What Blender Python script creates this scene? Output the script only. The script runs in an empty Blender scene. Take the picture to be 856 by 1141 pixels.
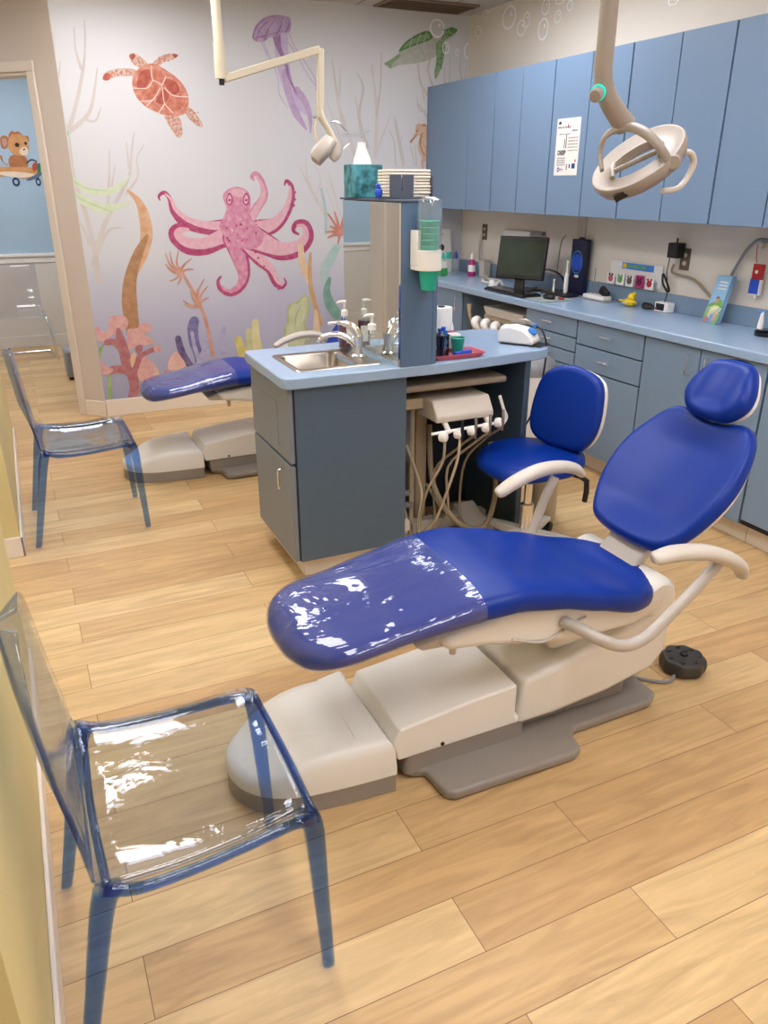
import bpy, bmesh, math, random
from mathutils import Vector, Matrix
R = random.Random(7)
S = bpy.context.scene
COL = S.collection
PI = math.pi; V = Vector
# ------------------------------------------------------------------ camera
H = 1.6; FP = 862.0; CX = 428.0; CY = 570.5; HY = 202.0; VX = -6.0
TH = math.atan((CY-HY)/FP); PSI = math.atan((CX-VX)/math.hypot(FP, CY-HY))
FW = Vector((math.sin(PSI)*math.cos(TH), math.cos(PSI)*math.cos(TH), -math.sin(TH)))
RT = Vector((math.cos(PSI), -math.sin(PSI), 0)); UP = RT.cross(FW)
C0 = Vector((0, 0, H))
cam = bpy.data.cameras.new('camera'); co = bpy.data.objects.new('camera', cam); COL.objects.link(co)
cam.sensor_fit = 'VERTICAL'; cam.sensor_height = 36; cam.lens = FP/1141*36
cam.clip_start = 0.03
co.matrix_world = Matrix((( RT.x, UP.x, -FW.x, 0), (RT.y, UP.y, -FW.y, 0), (RT.z, UP.z, -FW.z, H), (0, 0, 0, 1)))
S.camera = co
# ------------------------------------------------------------------ world and exposure
w = bpy.data.worlds.new('world'); S.world = w; w.use_nodes = True
w.node_tree.nodes['Background'].inputs[0].default_value = (0.9, 0.95, 1, 1)
w.node_tree.nodes['Background'].inputs[1].default_value = 0.3
S.view_settings.view_transform = 'Standard'; S.view_settings.look = 'None'
S.view_settings.gamma = 1; S.view_settings.use_curve_mapping = False
S.view_settings.exposure = 0.0
LIGHT_W = 11.5
S.cycles.transparent_max_bounces = 40
S.cycles.max_bounces = 12; S.cycles.diffuse_bounces = 5; S.cycles.glossy_bounces = 6
S.cycles.sample_clamp_indirect = 6

def ray(px, py): return (FW*FP + RT*(px-CX) - UP*(py-CY))/FP
def atY(px, py, y): d = ray(px, py); return C0 + d*(y/d.y)
def atX(px, py, x): d = ray(px, py); return C0 + d*(x/d.x)
def atZ(px, py, z): d = ray(px, py); return C0 + d*((z-H)/d.z)

# ------------------------------------------------------------------ materials
def lin(h):
    if isinstance(h, str):
        c = [int(h[i:i+2], 16)/255 for i in (0, 2, 4)]
        return tuple((x/12.92 if x <= .04045 else ((x+.055)/1.055)**2.4) for x in c)+(1,)
    return tuple(h)+(1,)
def mat(name, col, rough=.5, metal=0, spec=.5, bump=0, bscale=200, var=0, vscale=8, col2=None, coat=0, emit=None, es=0):
    m = bpy.data.materials.new(name); m.use_nodes = True; nt = m.node_tree; b = nt.nodes['Principled BSDF']
    b.inputs['Base Color'].default_value = lin(col); b.inputs['Roughness'].default_value = rough
    b.inputs['Metallic'].default_value = metal; b.inputs['Specular IOR Level'].default_value = spec
    b.inputs['Coat Weight'].default_value = coat
    tc = nt.nodes.new('ShaderNodeTexCoord')
    if col2 or var:
        n = nt.nodes.new('ShaderNodeTexNoise'); n.inputs['Scale'].default_value = vscale; n.inputs['Detail'].default_value = 5
        nt.links.new(tc.outputs['Object'], n.inputs['Vector'])
        r = nt.nodes.new('ShaderNodeValToRGB'); r.color_ramp.elements[0].position = .35; r.color_ramp.elements[1].position = .65
        a = lin(col); c = lin(col2) if col2 else tuple(x*(1-var) for x in a[:3])+(1,)
        r.color_ramp.elements[0].color = a; r.color_ramp.elements[1].color = c
        nt.links.new(n.outputs['Fac'], r.inputs[0]); nt.links.new(r.outputs[0], b.inputs['Base Color'])
    if bump:
        n2 = nt.nodes.new('ShaderNodeTexNoise'); n2.inputs['Scale'].default_value = bscale; n2.inputs['Detail'].default_value = 3
        nt.links.new(tc.outputs['Object'], n2.inputs['Vector'])
        bp = nt.nodes.new('ShaderNodeBump'); bp.inputs['Strength'].default_value = bump; bp.inputs['Distance'].default_value = .01
        nt.links.new(n2.outputs['Fac'], bp.inputs['Height']); nt.links.new(bp.outputs[0], b.inputs['Normal'])
    if emit:
        b.inputs['Emission Color'].default_value = lin(emit); b.inputs['Emission Strength'].default_value = es
    return m
def clear(name, tint, rough=.04, dens=0, vcol=(.3, .5, .9), bump=0, stretch=None, bscale=6, dist=.02, ior=1.5, refl=1.0, haze=0, hazecol='e8eef8'):
    """clear plastic: transparent body with Fresnel reflections and optional absorption in its thickness"""
    m = bpy.data.materials.new(name); m.use_nodes = True; nt = m.node_tree; nt.nodes.remove(nt.nodes['Principled BSDF'])
    out = nt.nodes['Material Output']
    t = nt.nodes.new('ShaderNodeBsdfTransparent'); t.inputs[0].default_value = lin(tint)
    g = nt.nodes.new('ShaderNodeBsdfGlossy'); g.inputs['Roughness'].default_value = rough; g.inputs[0].default_value = (refl, refl, refl, 1)
    f = nt.nodes.new('ShaderNodeFresnel')   # inside faces see the inverse index, so the sheet reflects alike from both sides
    ge = nt.nodes.new('ShaderNodeNewGeometry'); mi = nt.nodes.new('ShaderNodeMix'); mi.inputs[2].default_value = ior; mi.inputs[3].default_value = 1/ior
    nt.links.new(ge.outputs['Backfacing'], mi.inputs[0]); nt.links.new(mi.outputs[0], f.inputs[0])
    mx = nt.nodes.new('ShaderNodeMixShader')
    base = t
    if haze:
        d = nt.nodes.new('ShaderNodeBsdfDiffuse'); d.inputs[0].default_value = lin(hazecol)
        mh = nt.nodes.new('ShaderNodeMixShader'); mh.inputs[0].default_value = haze
        nt.links.new(t.outputs[0], mh.inputs[1]); nt.links.new(d.outputs[0], mh.inputs[2]); base = mh
    nt.links.new(f.outputs[0], mx.inputs[0]); nt.links.new(base.outputs[0], mx.inputs[1]); nt.links.new(g.outputs[0], mx.inputs[2])
    nt.links.new(mx.outputs[0], out.inputs[0])
    if dens:
        v = nt.nodes.new('ShaderNodeVolumeAbsorption'); v.inputs[0].default_value = tuple(vcol)+(1,); v.inputs[1].default_value = dens
        nt.links.new(v.outputs[0], out.inputs['Volume'])
    if bump:
        tc = nt.nodes.new('ShaderNodeTexCoord'); n2 = nt.nodes.new('ShaderNodeTexNoise'); n2.inputs['Scale'].default_value = bscale
        n2.inputs['Detail'].default_value = 4; n2.inputs['Distortion'].default_value = .6
        mpp = nt.nodes.new('ShaderNodeMapping'); mpp.inputs['Scale'].default_value = stretch or (1, 1, 1)
        nt.links.new(tc.outputs['Object'], mpp.inputs[0]); nt.links.new(mpp.outputs[0], n2.inputs['Vector'])
        bp = nt.nodes.new('ShaderNodeBump'); bp.inputs['Strength'].default_value = bump; bp.inputs['Distance'].default_value = dist
        nt.links.new(n2.outputs['Fac'], bp.inputs['Height']); nt.links.new(bp.outputs[0], g.inputs['Normal']); nt.links.new(bp.outputs[0], f.inputs['Normal'])
    return m

def floor_mat():
    m = bpy.data.materials.new('oak_plank'); m.use_nodes = True; nt = m.node_tree; b = nt.nodes['Principled BSDF']; L = nt.links.new; N = nt.nodes.new
    tc = N('ShaderNodeTexCoord')
    br = N('ShaderNodeTexBrick'); br.offset = .37; br.offset_frequency = 2; br.squash = 1
    br.inputs['Scale'].default_value = 1; br.inputs['Brick Width'].default_value = 1.12; br.inputs['Row Height'].default_value = .157
    br.inputs['Mortar Size'].default_value = .0011; br.inputs['Mortar Smooth'].default_value = .2; br.inputs['Bias'].default_value = 0
    br.inputs['Color1'].default_value = (0, 0, 0, 1); br.inputs['Color2'].default_value = (1, 1, 1, 1); br.inputs['Mortar'].default_value = (.5, .5, .5, 1)
    mp0 = N('ShaderNodeMapping'); mp0.inputs['Location'].default_value = (.25, -.005, 0)
    L(tc.outputs['Object'], mp0.inputs['Vector']); L(mp0.outputs[0], br.inputs['Vector'])
    rmp = N('ShaderNodeValToRGB'); e = rmp.color_ramp.elements
    e[0].color = lin('c9a473'); e[1].color = lin('dec18f'); k = e.new(.5); k.color = lin('d3b17f')
    L(br.outputs['Color'], rmp.inputs[0])
    mp = N('ShaderNodeMapping'); mp.inputs['Scale'].default_value = (1.6, 14, 1); L(tc.outputs['Object'], mp.inputs['Vector'])
    add = N('ShaderNodeVectorMath'); add.operation = 'ADD'; sc = N('ShaderNodeVectorMath'); sc.operation = 'SCALE'; sc.inputs['Scale'].default_value = 7
    L(br.outputs['Color'], sc.inputs[0]); L(mp.outputs[0], add.inputs[0]); L(sc.outputs[0], add.inputs[1])
    n = N('ShaderNodeTexNoise'); n.inputs['Scale'].default_value = 1.6; n.inputs['Detail'].default_value = 8; n.inputs['Roughness'].default_value = .6; n.inputs['Distortion'].default_value = 1.2
    L(add.outputs[0], n.inputs['Vector'])
    r2 = N('ShaderNodeValToRGB'); r2.color_ramp.elements[0].position = .3; r2.color_ramp.elements[0].color = (.74, .70, .66, 1); r2.color_ramp.elements[1].position = .7; r2.color_ramp.elements[1].color = (1.06, 1.05, 1.03, 1)
    L(n.outputs['Fac'], r2.inputs[0])
    mu = N('ShaderNodeMix'); mu.data_type = 'RGBA'; mu.blend_type = 'MULTIPLY'; mu.inputs[0].default_value = 1
    L(rmp.outputs[0], mu.inputs[6]); L(r2.outputs[0], mu.inputs[7])
    mo = N('ShaderNodeMix'); mo.data_type = 'RGBA'; L(br.outputs['Fac'], mo.inputs[0]); L(mu.outputs[2], mo.inputs[6]); mo.inputs[7].default_value = lin('7a5a3c')
    L(mo.outputs[2], b.inputs['Base Color'])
    b.inputs['Roughness'].default_value = .42; b.inputs['Specular IOR Level'].default_value = .35
    bp = N('ShaderNodeBump'); bp.inputs['Strength'].default_value = .12; bp.inputs['Distance'].default_value = .004
    L(n.outputs['Fac'], bp.inputs['Height']); L(bp.outputs[0], b.inputs['Normal'])
    return m
def mural_mat():
    m = bpy.data.materials.new('mural_ground'); m.use_nodes = True; nt = m.node_tree; b = nt.nodes['Principled BSDF']; L = nt.links.new; N = nt.nodes.new
    tc = N('ShaderNodeTexCoord'); sx = N('ShaderNodeSeparateXYZ'); L(tc.outputs['Object'], sx.inputs[0])
    n = N('ShaderNodeTexNoise'); n.inputs['Scale'].default_value = 1.6; n.inputs['Detail'].default_value = 4; L(tc.outputs['Object'], n.inputs['Vector'])
    ma = N('ShaderNodeMath'); ma.operation = 'MULTIPLY_ADD'; ma.inputs[1].default_value = .35; L(n.outputs['Fac'], ma.inputs[0]); L(sx.outputs['Z'], ma.inputs[2])
    mr = N('ShaderNodeMapRange'); mr.inputs[1].default_value = .25; mr.inputs[2].default_value = 2.6; L(ma.outputs[0], mr.inputs[0])
    r = N('ShaderNodeValToRGB'); e = r.color_ramp.elements; e[0].color = lin('9a9cb8'); e[1].color = lin('dcdde0')
    k = e.new(.25); k.color = lin('b4b4ca'); k = e.new(.45); k.color = lin('d0d0d4')
    L(mr.outputs[0], r.inputs[0]); L(r.outputs[0], b.inputs['Base Color']); b.inputs['Roughness'].default_value = .7
    return m
def tile_mat():
    m = bpy.data.materials.new('ceiling_tile'); m.use_nodes = True; nt = m.node_tree; b = nt.nodes['Principled BSDF']; L = nt.links.new; N = nt.nodes.new
    tc = N('ShaderNodeTexCoord'); br = N('ShaderNodeTexBrick'); br.offset = 0
    br.inputs['Scale'].default_value = 1; br.inputs['Brick Width'].default_value = .61; br.inputs['Row Height'].default_value = .61; br.inputs['Mortar Size'].default_value = .009
    br.inputs['Color1'].default_value = lin('c2bcb4'); br.inputs['Color2'].default_value = lin('c8c2ba'); br.inputs['Mortar'].default_value = lin('958d86')
    mp = N('ShaderNodeMapping'); mp.inputs['Location'].default_value = (.2, .34, 0); L(tc.outputs['Object'], mp.inputs[0]); L(mp.outputs[0], br.inputs['Vector'])
    L(br.outputs['Color'], b.inputs['Base Color']); b.inputs['Roughness'].default_value = .9
    return m

M = dict(
 floor=floor_mat(), mural=mural_mat(), tile=tile_mat(),
 wallR=mat('wall_paint_cream', 'e8dfd2', .7, var=.05, vscale=2), wallL=mat('wall_paint_yellow', 'd6c68e', .7, var=.05, vscale=3),
 wallLg=mat('wall_paint_khaki', 'c0b690', .7), tan=mat('wall_paint_tan', 'd0c3b9', .6), casing=mat('casing_paint', 'ddd0c2', .5),
 base=mat('baseboard_vinyl', 'e6dacb', .4), blueW=mat('wall_paint_blue', 'abc4d6', .7, var=.06, vscale=2), wains=mat('wainscot', 'ddd7cd', .6), white=mat('white_gloss_trim', 'eeeae4', .35),
 cab=mat('cabinet_laminate', '7a90a6', .42, bump=.02, bscale=900), cabU=mat('upper_laminate', '708aa8', .4, bump=.02, bscale=900),
 cabI=mat('island_laminate', '4f6274', .42, bump=.02, bscale=900), cabG=mat('island_left_laminate', '7a828c', .42), taupe=mat('shaded_board', '8f8172', .5), towr=mat('tower_laminate', '56708e', .42), dark=mat('shade_dark', '1c2430', .7),  # 'dark' paints the shade in gaps and knee space, 'taupe' a shaded shelf
 top=mat('counter_laminate', '98b1cd', .24, spec=.75, bump=.02, bscale=900, var=.04, vscale=40), chrome=mat('chrome', 'eeeef2', .16, 1), steel=mat('brushed_steel', 'a59c90', .3, 1),
 vinyl=mat('blue_vinyl', '07308c', .36, spec=.26, bump=.04, bscale=500), vinylR=mat('blue_vinyl_edge', '082793', .3, spec=.5, coat=.2),
 shell=mat('white_plastic', 'e6e2da', .32, spec=.5), shell2=mat('warm_grey_plastic', '918981', .4), arm=mat('beige_plastic', 'c9c0b4', .38), armtube=mat('painted_tube', 'bab1a6', .3),
 cream=mat('cream_metal', 'd8cdb4', .35), lamp=mat('lamp_plastic', '9c9186', .38), lampface=mat('lamp_reflector', 'cfc8c0', .15, .6),
 black=mat('black_plastic', '111114', .4), blackg=mat('black_gloss', '08080a', .15), darkgrey=mat('dark_grey_plastic', '3d3833', .5),
 greyb=mat('slate_plastic', '4a5262', .45), wp=mat('white_matte', 'efece8', .5), towel=mat('towel_paper', 'ded7c8', .85, bump=.1, bscale=150), paper=mat('paper', 'e9e6e0', .8), teal=mat('teal_plastic', '1fae93', .35), tealg=mat('teal_light', '20c8b8', .3, emit='20d8c8', es=.6),
 screen=mat('monitor_screen', '1b2b2c', .12, col2='2c3d38', vscale=4), navy=mat('navy_card', '10163a', .35), bluec=mat('bright_blue', '1f50c8', .4), cyan=mat('cyan_blue', '3f86d8', .35),
 red=mat('red_plastic', 'b01f1f', .4), pink=mat('pink_tray', 'c45a6c', .4), yellow=mat('yellow_plastic', 'e8c81c', .4), brown=mat('outlet_plate', '6e5d48', .35, .3), hose=mat('grey_hose', '9a8c74', .55),
 hose2=mat('cream_hose', 'c0b296', .5), deepb=mat('deep_blue', '1c3f8a', .4), purple=mat('purple_liquid', '5c1030', .2), magenta=mat('magenta_liquid', 'b02070', .3), green=mat('green_plastic', '3a9c58', .4),
 tissuebox=mat('tissue_box_print', '0c4a50', .5, col2='4d9aa8', vscale=30), ink=mat('ink', '2a2c38', .7), inkb=mat('blue_ink', '20408c', .7), inkr=mat('red_ink', 'c03028', .7),
 skin=mat('skin_print', 'c99a78', .7), grass=mat('green_print', '5c9a4a', .6, col2='7fb860', vscale=30), skyp=mat('sky_print', '8fb8d8', .5), cardy=mat('pale_yellow_print', 'd8d88c', .6),
 mir=mat('mirror_silver', 'e6eae8', .02, 1), vent=mat('vent_brown', '8a7566', .7), beige=mat('beige_enamel', 'b8a88c', .45), greyp=mat('mid_grey_plastic', '8b8d90', .45),
 lightp=mat('light_diffuser', 'ffffff', .5, emit='fbfaff', es=LIGHT_W), lens=mat('lamp_lens', 'dfe2e0', .1),
)
M['poly'] = clear('smoky_clear_polycarbonate', 'f4f6f8', .03, dens=26, vcol=(.22, .48, .86), bump=.25, bscale=5, dist=.02)
M['polyleg'] = clear('blue_clear_polycarbonate', 'eaf2fa', .05, dens=52, vcol=(.03, .42, .88), bump=.7, bscale=14, dist=.01)
M['polyrail'] = clear('deep_blue_clear_edge', 'eaf2fa', .05, dens=100, vcol=(.03, .40, .86), bump=.5, bscale=14, dist=.01)
M['clearh'] = clear('colourless_acrylic', 'f3f3f6', .04)
M['film'] = clear('clear_vinyl_cover', 'eef0fa', .06, bump=.6, stretch=(1, 2.2, 1.4), bscale=2.4, dist=.045, ior=1.65, haze=.06, hazecol='c0c4e4')
M['acry'] = clear('clear_acrylic', 'f6fafc', .06, haze=.05)
M['bottle'] = clear('clear_bottle', 'f7fbfc', .04, haze=.05, hazecol='f4fafc')

# ------------------------------------------------------------------ mesh builder
ORG = {}
def tag(o, label=None, cat=None, group=None, kind=None):
    if label: o['label'] = label
    if cat: o['category'] = cat
    if group: o['group'] = group
    if kind: o['kind'] = kind
    return o
def thing(name, label, cat, loc, group=None):
    o = bpy.data.objects.new(name, None); COL.objects.link(o); o.location = loc; o.empty_display_size = .1
    ORG[o.name] = Vector(loc); return tag(o, label, cat, group)
class MB:
    def __init__(s): s.v = []; s.f = []
    def add(s, vs, fs):
        n = len(s.v); s.v += [Vector(v) for v in vs]; s.f += [tuple(i+n for i in f) for f in fs]; return s
    def box(s, x0, x1, y0, y1, z0, z1):
        return s.add([(x0,y0,z0),(x1,y0,z0),(x1,y1,z0),(x0,y1,z0),(x0,y0,z1),(x1,y0,z1),(x1,y1,z1),(x0,y1,z1)],
                     [(0,3,2,1),(4,5,6,7),(0,1,5,4),(1,2,6,5),(2,3,7,6),(3,0,4,7)])
    def obox(s, c, ax, ay, az):
        c = Vector(c); vs = [c+ax*a+ay*b+az*d for d in (-1,1) for (a,b) in ((-1,-1),(1,-1),(1,1),(-1,1))]
        return s.add(vs, [(0,3,2,1),(4,5,6,7),(0,1,5,4),(1,2,6,5),(2,3,7,6),(3,0,4,7)])
    def rings(s, rs, cap=True, close=False):
        n = len(rs[0]); vs = [p for r in rs for p in r]; fs = []
        m = len(rs)
        for i in range(m-1 if not close else m):
            a = i*n; b = ((i+1) % m)*n
            for j in range(n): k = (j+1) % n; fs.append((a+j, a+k, b+k, b+j))
        if cap and not close: fs.append(tuple(range(n))[::-1]); fs.append(tuple((m-1)*n+j for j in range(n)))
        return s.add(vs, fs)
    def tube(s, pts, r, n=10, close=False, smooth=4, flat=1.0, upv=None):
        pts = [Vector(p) for p in pts]; rr = r if isinstance(r, (list, tuple)) else [r]*len(pts)
        if smooth > 1 and len(pts) > 2: pts, rr = catmull(pts, rr, smooth, close)
        rs = []; prev = None; m = len(pts)
        for i, p in enumerate(pts):
            t = (pts[(i+1) % m]-pts[i-1]) if close else (pts[min(i+1, m-1)]-pts[max(i-1, 0)])
            t.normalize()
            if upv: a = Vector(upv); a = (a - t*a.dot(t)).normalized()
            elif prev is None: a = t.cross(Vector((0,0,1)) if abs(t.z) < .9 else Vector((1,0,0))).normalized()
            else: a = (prev - t*prev.dot(t)).normalized()
            prev = a; b = t.cross(a)
            rs.append([p + a*math.cos(2*PI*j/n)*rr[i]*flat + b*math.sin(2*PI*j/n)*rr[i] for j in range(n)])
        return s.rings(rs, True, close)
    def cyl(s, p0, p1, r0, r1=None, n=24): return s.tube([p0, p1], [r0, r0 if r1 is None else r1], n, smooth=1)
    def lathe(s, prof, c, n=24, ax=None):
        c = Vector(c); az = Vector(ax).normalized() if ax else Vector((0,0,1)); ax_ = az.orthogonal().normalized() if ax else Vector((1,0,0)); ay = az.cross(ax_)
        return s.rings([[c + az*z + ax_*math.cos(2*PI*j/n)*max(r, 1e-4) + ay*math.sin(2*PI*j/n)*max(r, 1e-4) for j in range(n)] for r, z in prof])
    def ball(s, c, rx, ry=None, rz=None, n=16):
        ry = ry or rx; rz = rz or rx; c = Vector(c); k = 9
        return s.rings([[c+Vector((rx*math.sin(PI*i/k)*math.cos(2*PI*j/n), ry*math.sin(PI*i/k)*math.sin(2*PI*j/n), -rz*math.cos(PI*i/k))) for j in range(n)] for i in [.12]+list(range(1, k))+[k-.12]])
    def prism(s, poly, f, h0, h1):
        a = [f(u, v, h0) for u, v in poly]; b = [f(u, v, h1) for u, v in poly]; return s.rings([a, b])
    def sheet(s, poly, f, h): # flat shape
        return s.add([f(u, v, h) for u, v in poly], [tuple(range(len(poly)))])
    def pillow(s, outl, f, r, ht, hb, crown=0, k=5, inner=5, cen=None, clip=None):
        cu = cen or (sum(p[0] for p in outl)/len(outl), sum(p[1] for p in outl)/len(outl))
        def ins(d, sc=None):
            o = []
            for u, v in outl:
                du, dv = u-cu[0], v-cu[1]; L = math.hypot(du, dv); q = max(0, 1-d/L) if sc is None else sc*(1-r/L)
                o.append((cu[0]+du*q, cu[1]+dv*q))
            return o
        rs = []
        for i in range(1, inner): rs.append((ins(0, i/inner), -hb, 0))
        for i in range(k, -1, -1): a = PI/2*i/k; rs.append((ins(r*(1-math.cos(a))), -hb*math.sin(a), 0))
        for i in range(1, k+1): a = PI/2*i/k; rs.append((ins(r*(1-math.cos(a))), ht*math.sin(a), 0))
        for i in range(inner-1, 0, -1): rs.append((ins(0, i/inner), ht, crown*(1-(i/inner)**2)))
        rs = [[f(u, v, h+c) for u, v in ring] for ring, h, c in rs]
        return s.rings(rs)
    def build(s, name, m, parent=None, bevel=0, seg=2, sub=0, solid=0, ang=38, label=None, flat=False):
        me = bpy.data.meshes.new(name); o = bpy.data.objects.new(name, me); COL.objects.link(o)
        if parent is not None: org = ORG[parent.name]; o.parent = parent
        else:
            xs = [v.x for v in s.v]; ys = [v.y for v in s.v]; zs = [v.z for v in s.v]
            org = Vector(((min(xs)+max(xs))/2, (min(ys)+max(ys))/2, min(zs))); o.location = org
        ORG[o.name] = org
        me.from_pydata([v-org for v in s.v], [], s.f)
        bm = bmesh.new(); bm.from_mesh(me); bmesh.ops.recalc_face_normals(bm, faces=bm.faces)
        if flat: pass
        ca = math.cos(math.radians(ang))
        for e in bm.edges:
            e.smooth = not (len(e.link_faces) == 2 and e.link_faces[0].normal.dot(e.link_faces[1].normal) < ca)
        for f in bm.faces: f.smooth = True
        bm.to_mesh(me); bm.free()
        me.materials.append(M[m] if isinstance(m, str) else m)
        if solid: md = o.modifiers.new('solid', 'SOLIDIFY'); md.thickness = solid; md.offset = 0
        if bevel: md = o.modifiers.new('bevel', 'BEVEL'); md.width = bevel; md.segments = seg; md.limit_method = 'ANGLE'; md.angle_limit = math.radians(35); md.harden_normals = False
        if sub: md = o.modifiers.new('sub', 'SUBSURF'); md.levels = sub; md.render_levels = sub
        if label: o['label'] = label
        return o
def catmull(P, r, k, close=False):
    out = []; ro = []; n = len(P)
    for i in range(n if close else n-1):
        g = (lambda j: j % n) if close else (lambda j: max(0, min(n-1, j)))
        a, b, c, d = P[g(i-1)], P[g(i)], P[g(i+1)], P[g(i+2)]
        for t in range(k):
            t /= k
            out.append(.5*((2*b)+(c-a)*t+(2*a-5*b+4*c-d)*t*t+(3*b-a-3*c+d)*t**3)); ro.append(r[g(i)]*(1-t)+r[g(i+1)]*t)
    if not close: out.append(P[-1]); ro.append(r[-1])
    return out, ro
def smooth2(poly, k=4):
    p, _ = catmull([Vector((a, b, 0)) for a, b in poly], [0]*len(poly), k, True); return [(q.x, q.y) for q in p]
def copy_tree(o, parent=None):
    c = o.copy(); COL.objects.link(c); ORG[c.name] = ORG[o.name]
    if parent: c.parent = parent
    for ch in [x for x in o.children]: copy_tree(ch, c)
    return c
def single(mb, name, m, label, cat, group=None, **k):
    return tag(mb.build(name, m, **k), label, cat, group)
def struct(mb, name, m, **k): return tag(mb.build(name, m, **k), kind='structure')
def text(name, s, size, org, xd, yd, m, parent, off=.0006, sx=1.0, bold=.0):
    cu = bpy.data.curves.new('t', 'FONT'); cu.body = s; cu.size = size; cu.align_x = 'CENTER'; cu.align_y = 'CENTER'; cu.offset = size*bold
    ob = bpy.data.objects.new('t', cu); COL.objects.link(ob)
    me = bpy.data.meshes.new_from_object(ob.evaluated_get(bpy.context.evaluated_depsgraph_get()))
    xd = Vector(xd).normalized(); yd = Vector(yd).normalized(); n = xd.cross(yd); org = Vector(org)
    mb = MB(); mb.add([org + xd*v.co.x*sx + yd*v.co.y + n*off for v in me.vertices], [tuple(p.vertices) for p in me.polygons])
    bpy.data.objects.remove(ob)
    return mb.build(name, m, parent)
XYZ = lambda u, v, h: Vector((u, v, h))

# ------------------------------------------------------------------ room shell
YB = 5.88; XR = 3.43; ZC = 2.74; XL = -2.9; YF = -2.6; XP = .47  # mural wall, right wall, ceiling, left wall, wall behind camera
struct(MB().box(XL-.1, XR+.1, YF-.1, 9.1, -.1, 0), 'floor', 'floor')
struct(MB().box(XL-.1, XR+.1, YF-.1, 9.1, ZC, ZC+.1), 'ceiling', 'tile')
struct(MB().box(XP, XR, YB, YB+.12, 0, ZC), 'wall_back', 'mural')
struct(MB().box(XR, XR+.12, YF, YB+.12, 0, ZC), 'wall_right', 'wallR')
struct(MB().box(XL-.12, XL, YF, 9.1, 0, ZC), 'wall_left', 'blueW')
struct(MB().box(XL, XR, YF-.12, YF, 0, ZC), 'wall_front', 'wallR')
struct(MB().box(XL, 1.6, 8.96, 9.08, 0, ZC), 'wall_hall', 'blueW')
struct(MB().box(1.5, 1.6, YB+.12, 8.96, 0, ZC), 'wall_hall_right', 'blueW')
# angled wall with the doorway, running back-left at 45 degrees from the mural corner
D = Vector((-.70711, .70711, 0)); NN = Vector((-.70711, -.70711, 0)); A0 = Vector((XP, YB, 0))
def dw(s0, s1, d0, d1, z0, z1):
    mb = MB(); c = A0 + D*(s0+s1)/2 + NN*(d0+d1)/2 + Vector((0,0,(z0+z1)/2)); return mb.obox(c, D*(s1-s0)/2, NN*(d1-d0)/2, Vector((0,0,(z1-z0)/2)))
def plane45(px, py):
    d = ray(px, py); t = (A0-C0).dot(NN)/d.dot(NN); q = C0+d*t; return (q-A0).dot(D), q.z
DH = plane45(26, 80)[1]; S0 = .235; S1 = 1.20
def mbs(*a):
    mb = MB()
    for x in a: mb.add(x.v, x.f)
    return mb
w45 = mbs(dw(0, S0, -.12, 0, 0, ZC), dw(S1, 2.2, -.12, 0, 0, ZC), dw(S0, S1, -.12, 0, DH, ZC))
struct(w45, 'wall_angled', 'tan')
dr = mbs(dw(S0-.06, S0, -.0, .018, 0, DH), dw(S1, S1+.06, 0, .018, 0, DH), dw(S0-.06, S1+.06, 0, .018, DH, DH+.06), dw(S0, S0+.012, -.12, 0, 0, DH), dw(S1-.012, S1, -.12, 0, 0, DH), dw(S0, S1, -.12, 0, DH-.02, DH))
struct(dr, 'door_1', 'casing', bevel=.004)
struct(dw(.0, S0-.06, 0, .012, 0, .115), 'baseboard_angled', 'base', bevel=.004)
struct(MB().box(XL, A0.x+D.x*2.2, A0.y+D.y*2.2-.12, A0.y+D.y*2.2, 0, ZC), 'wall_rear_left', 'tan')
struct(MB().box(XP, 3.0, YB-.014, YB, 0, .125), 'baseboard_back', 'base', bevel=.004)
struct(MB().box(XL, 1.5, 8.945, 8.96, 0, .115), 'baseboard_hall', 'wains', bevel=.003)
struct(MB().box(XL, 1.5, 8.95, 8.96, .115, .88), 'trim_1', 'wains')
struct(mbs(MB().box(XL, 1.5, 8.925, 8.96, .90, .93), MB().box(XL, 1.5, 8.94, 8.96, .84, .90)), 'trim_2', 'white', bevel=.004)
# two partitions at the left, the clear chairs stand against them
for nm, y0, y1 in (('wall_partition_near', .88, 2.60), ('wall_partition_far', 3.63, 5.50)):
    struct(MB().box(-.62, -.165, y0, y1, 0, ZC), nm, 'wallL')
    struct(mbs(MB().box(-.165, -.153, y0-.012, y1+.012, 0, .10), MB().box(-.62, -.153, y0-.012, y0, 0, .10), MB().box(-.62, -.153, y1, y1+.012, 0, .10)), 'baseboard'+nm[14:], 'base', bevel=.004)
# return-air tile in the ceiling
t = thing('ceiling_vent', 'brown-grey ceiling vent tile in the corner above the cabinets', 'vent', (3.0, 5.68, ZC))
MB().box(2.62, 3.30, 5.52, 5.84, ZC-.012, ZC-.001).build('vent_panel', 'vent', t)
m_ = MB()
for i in range(7): m_.box(2.64, 3.28, 5.55+i*.04, 5.556+i*.04, ZC-.018, ZC-.012)
m_.build('slat', 'brown', t)
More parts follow.
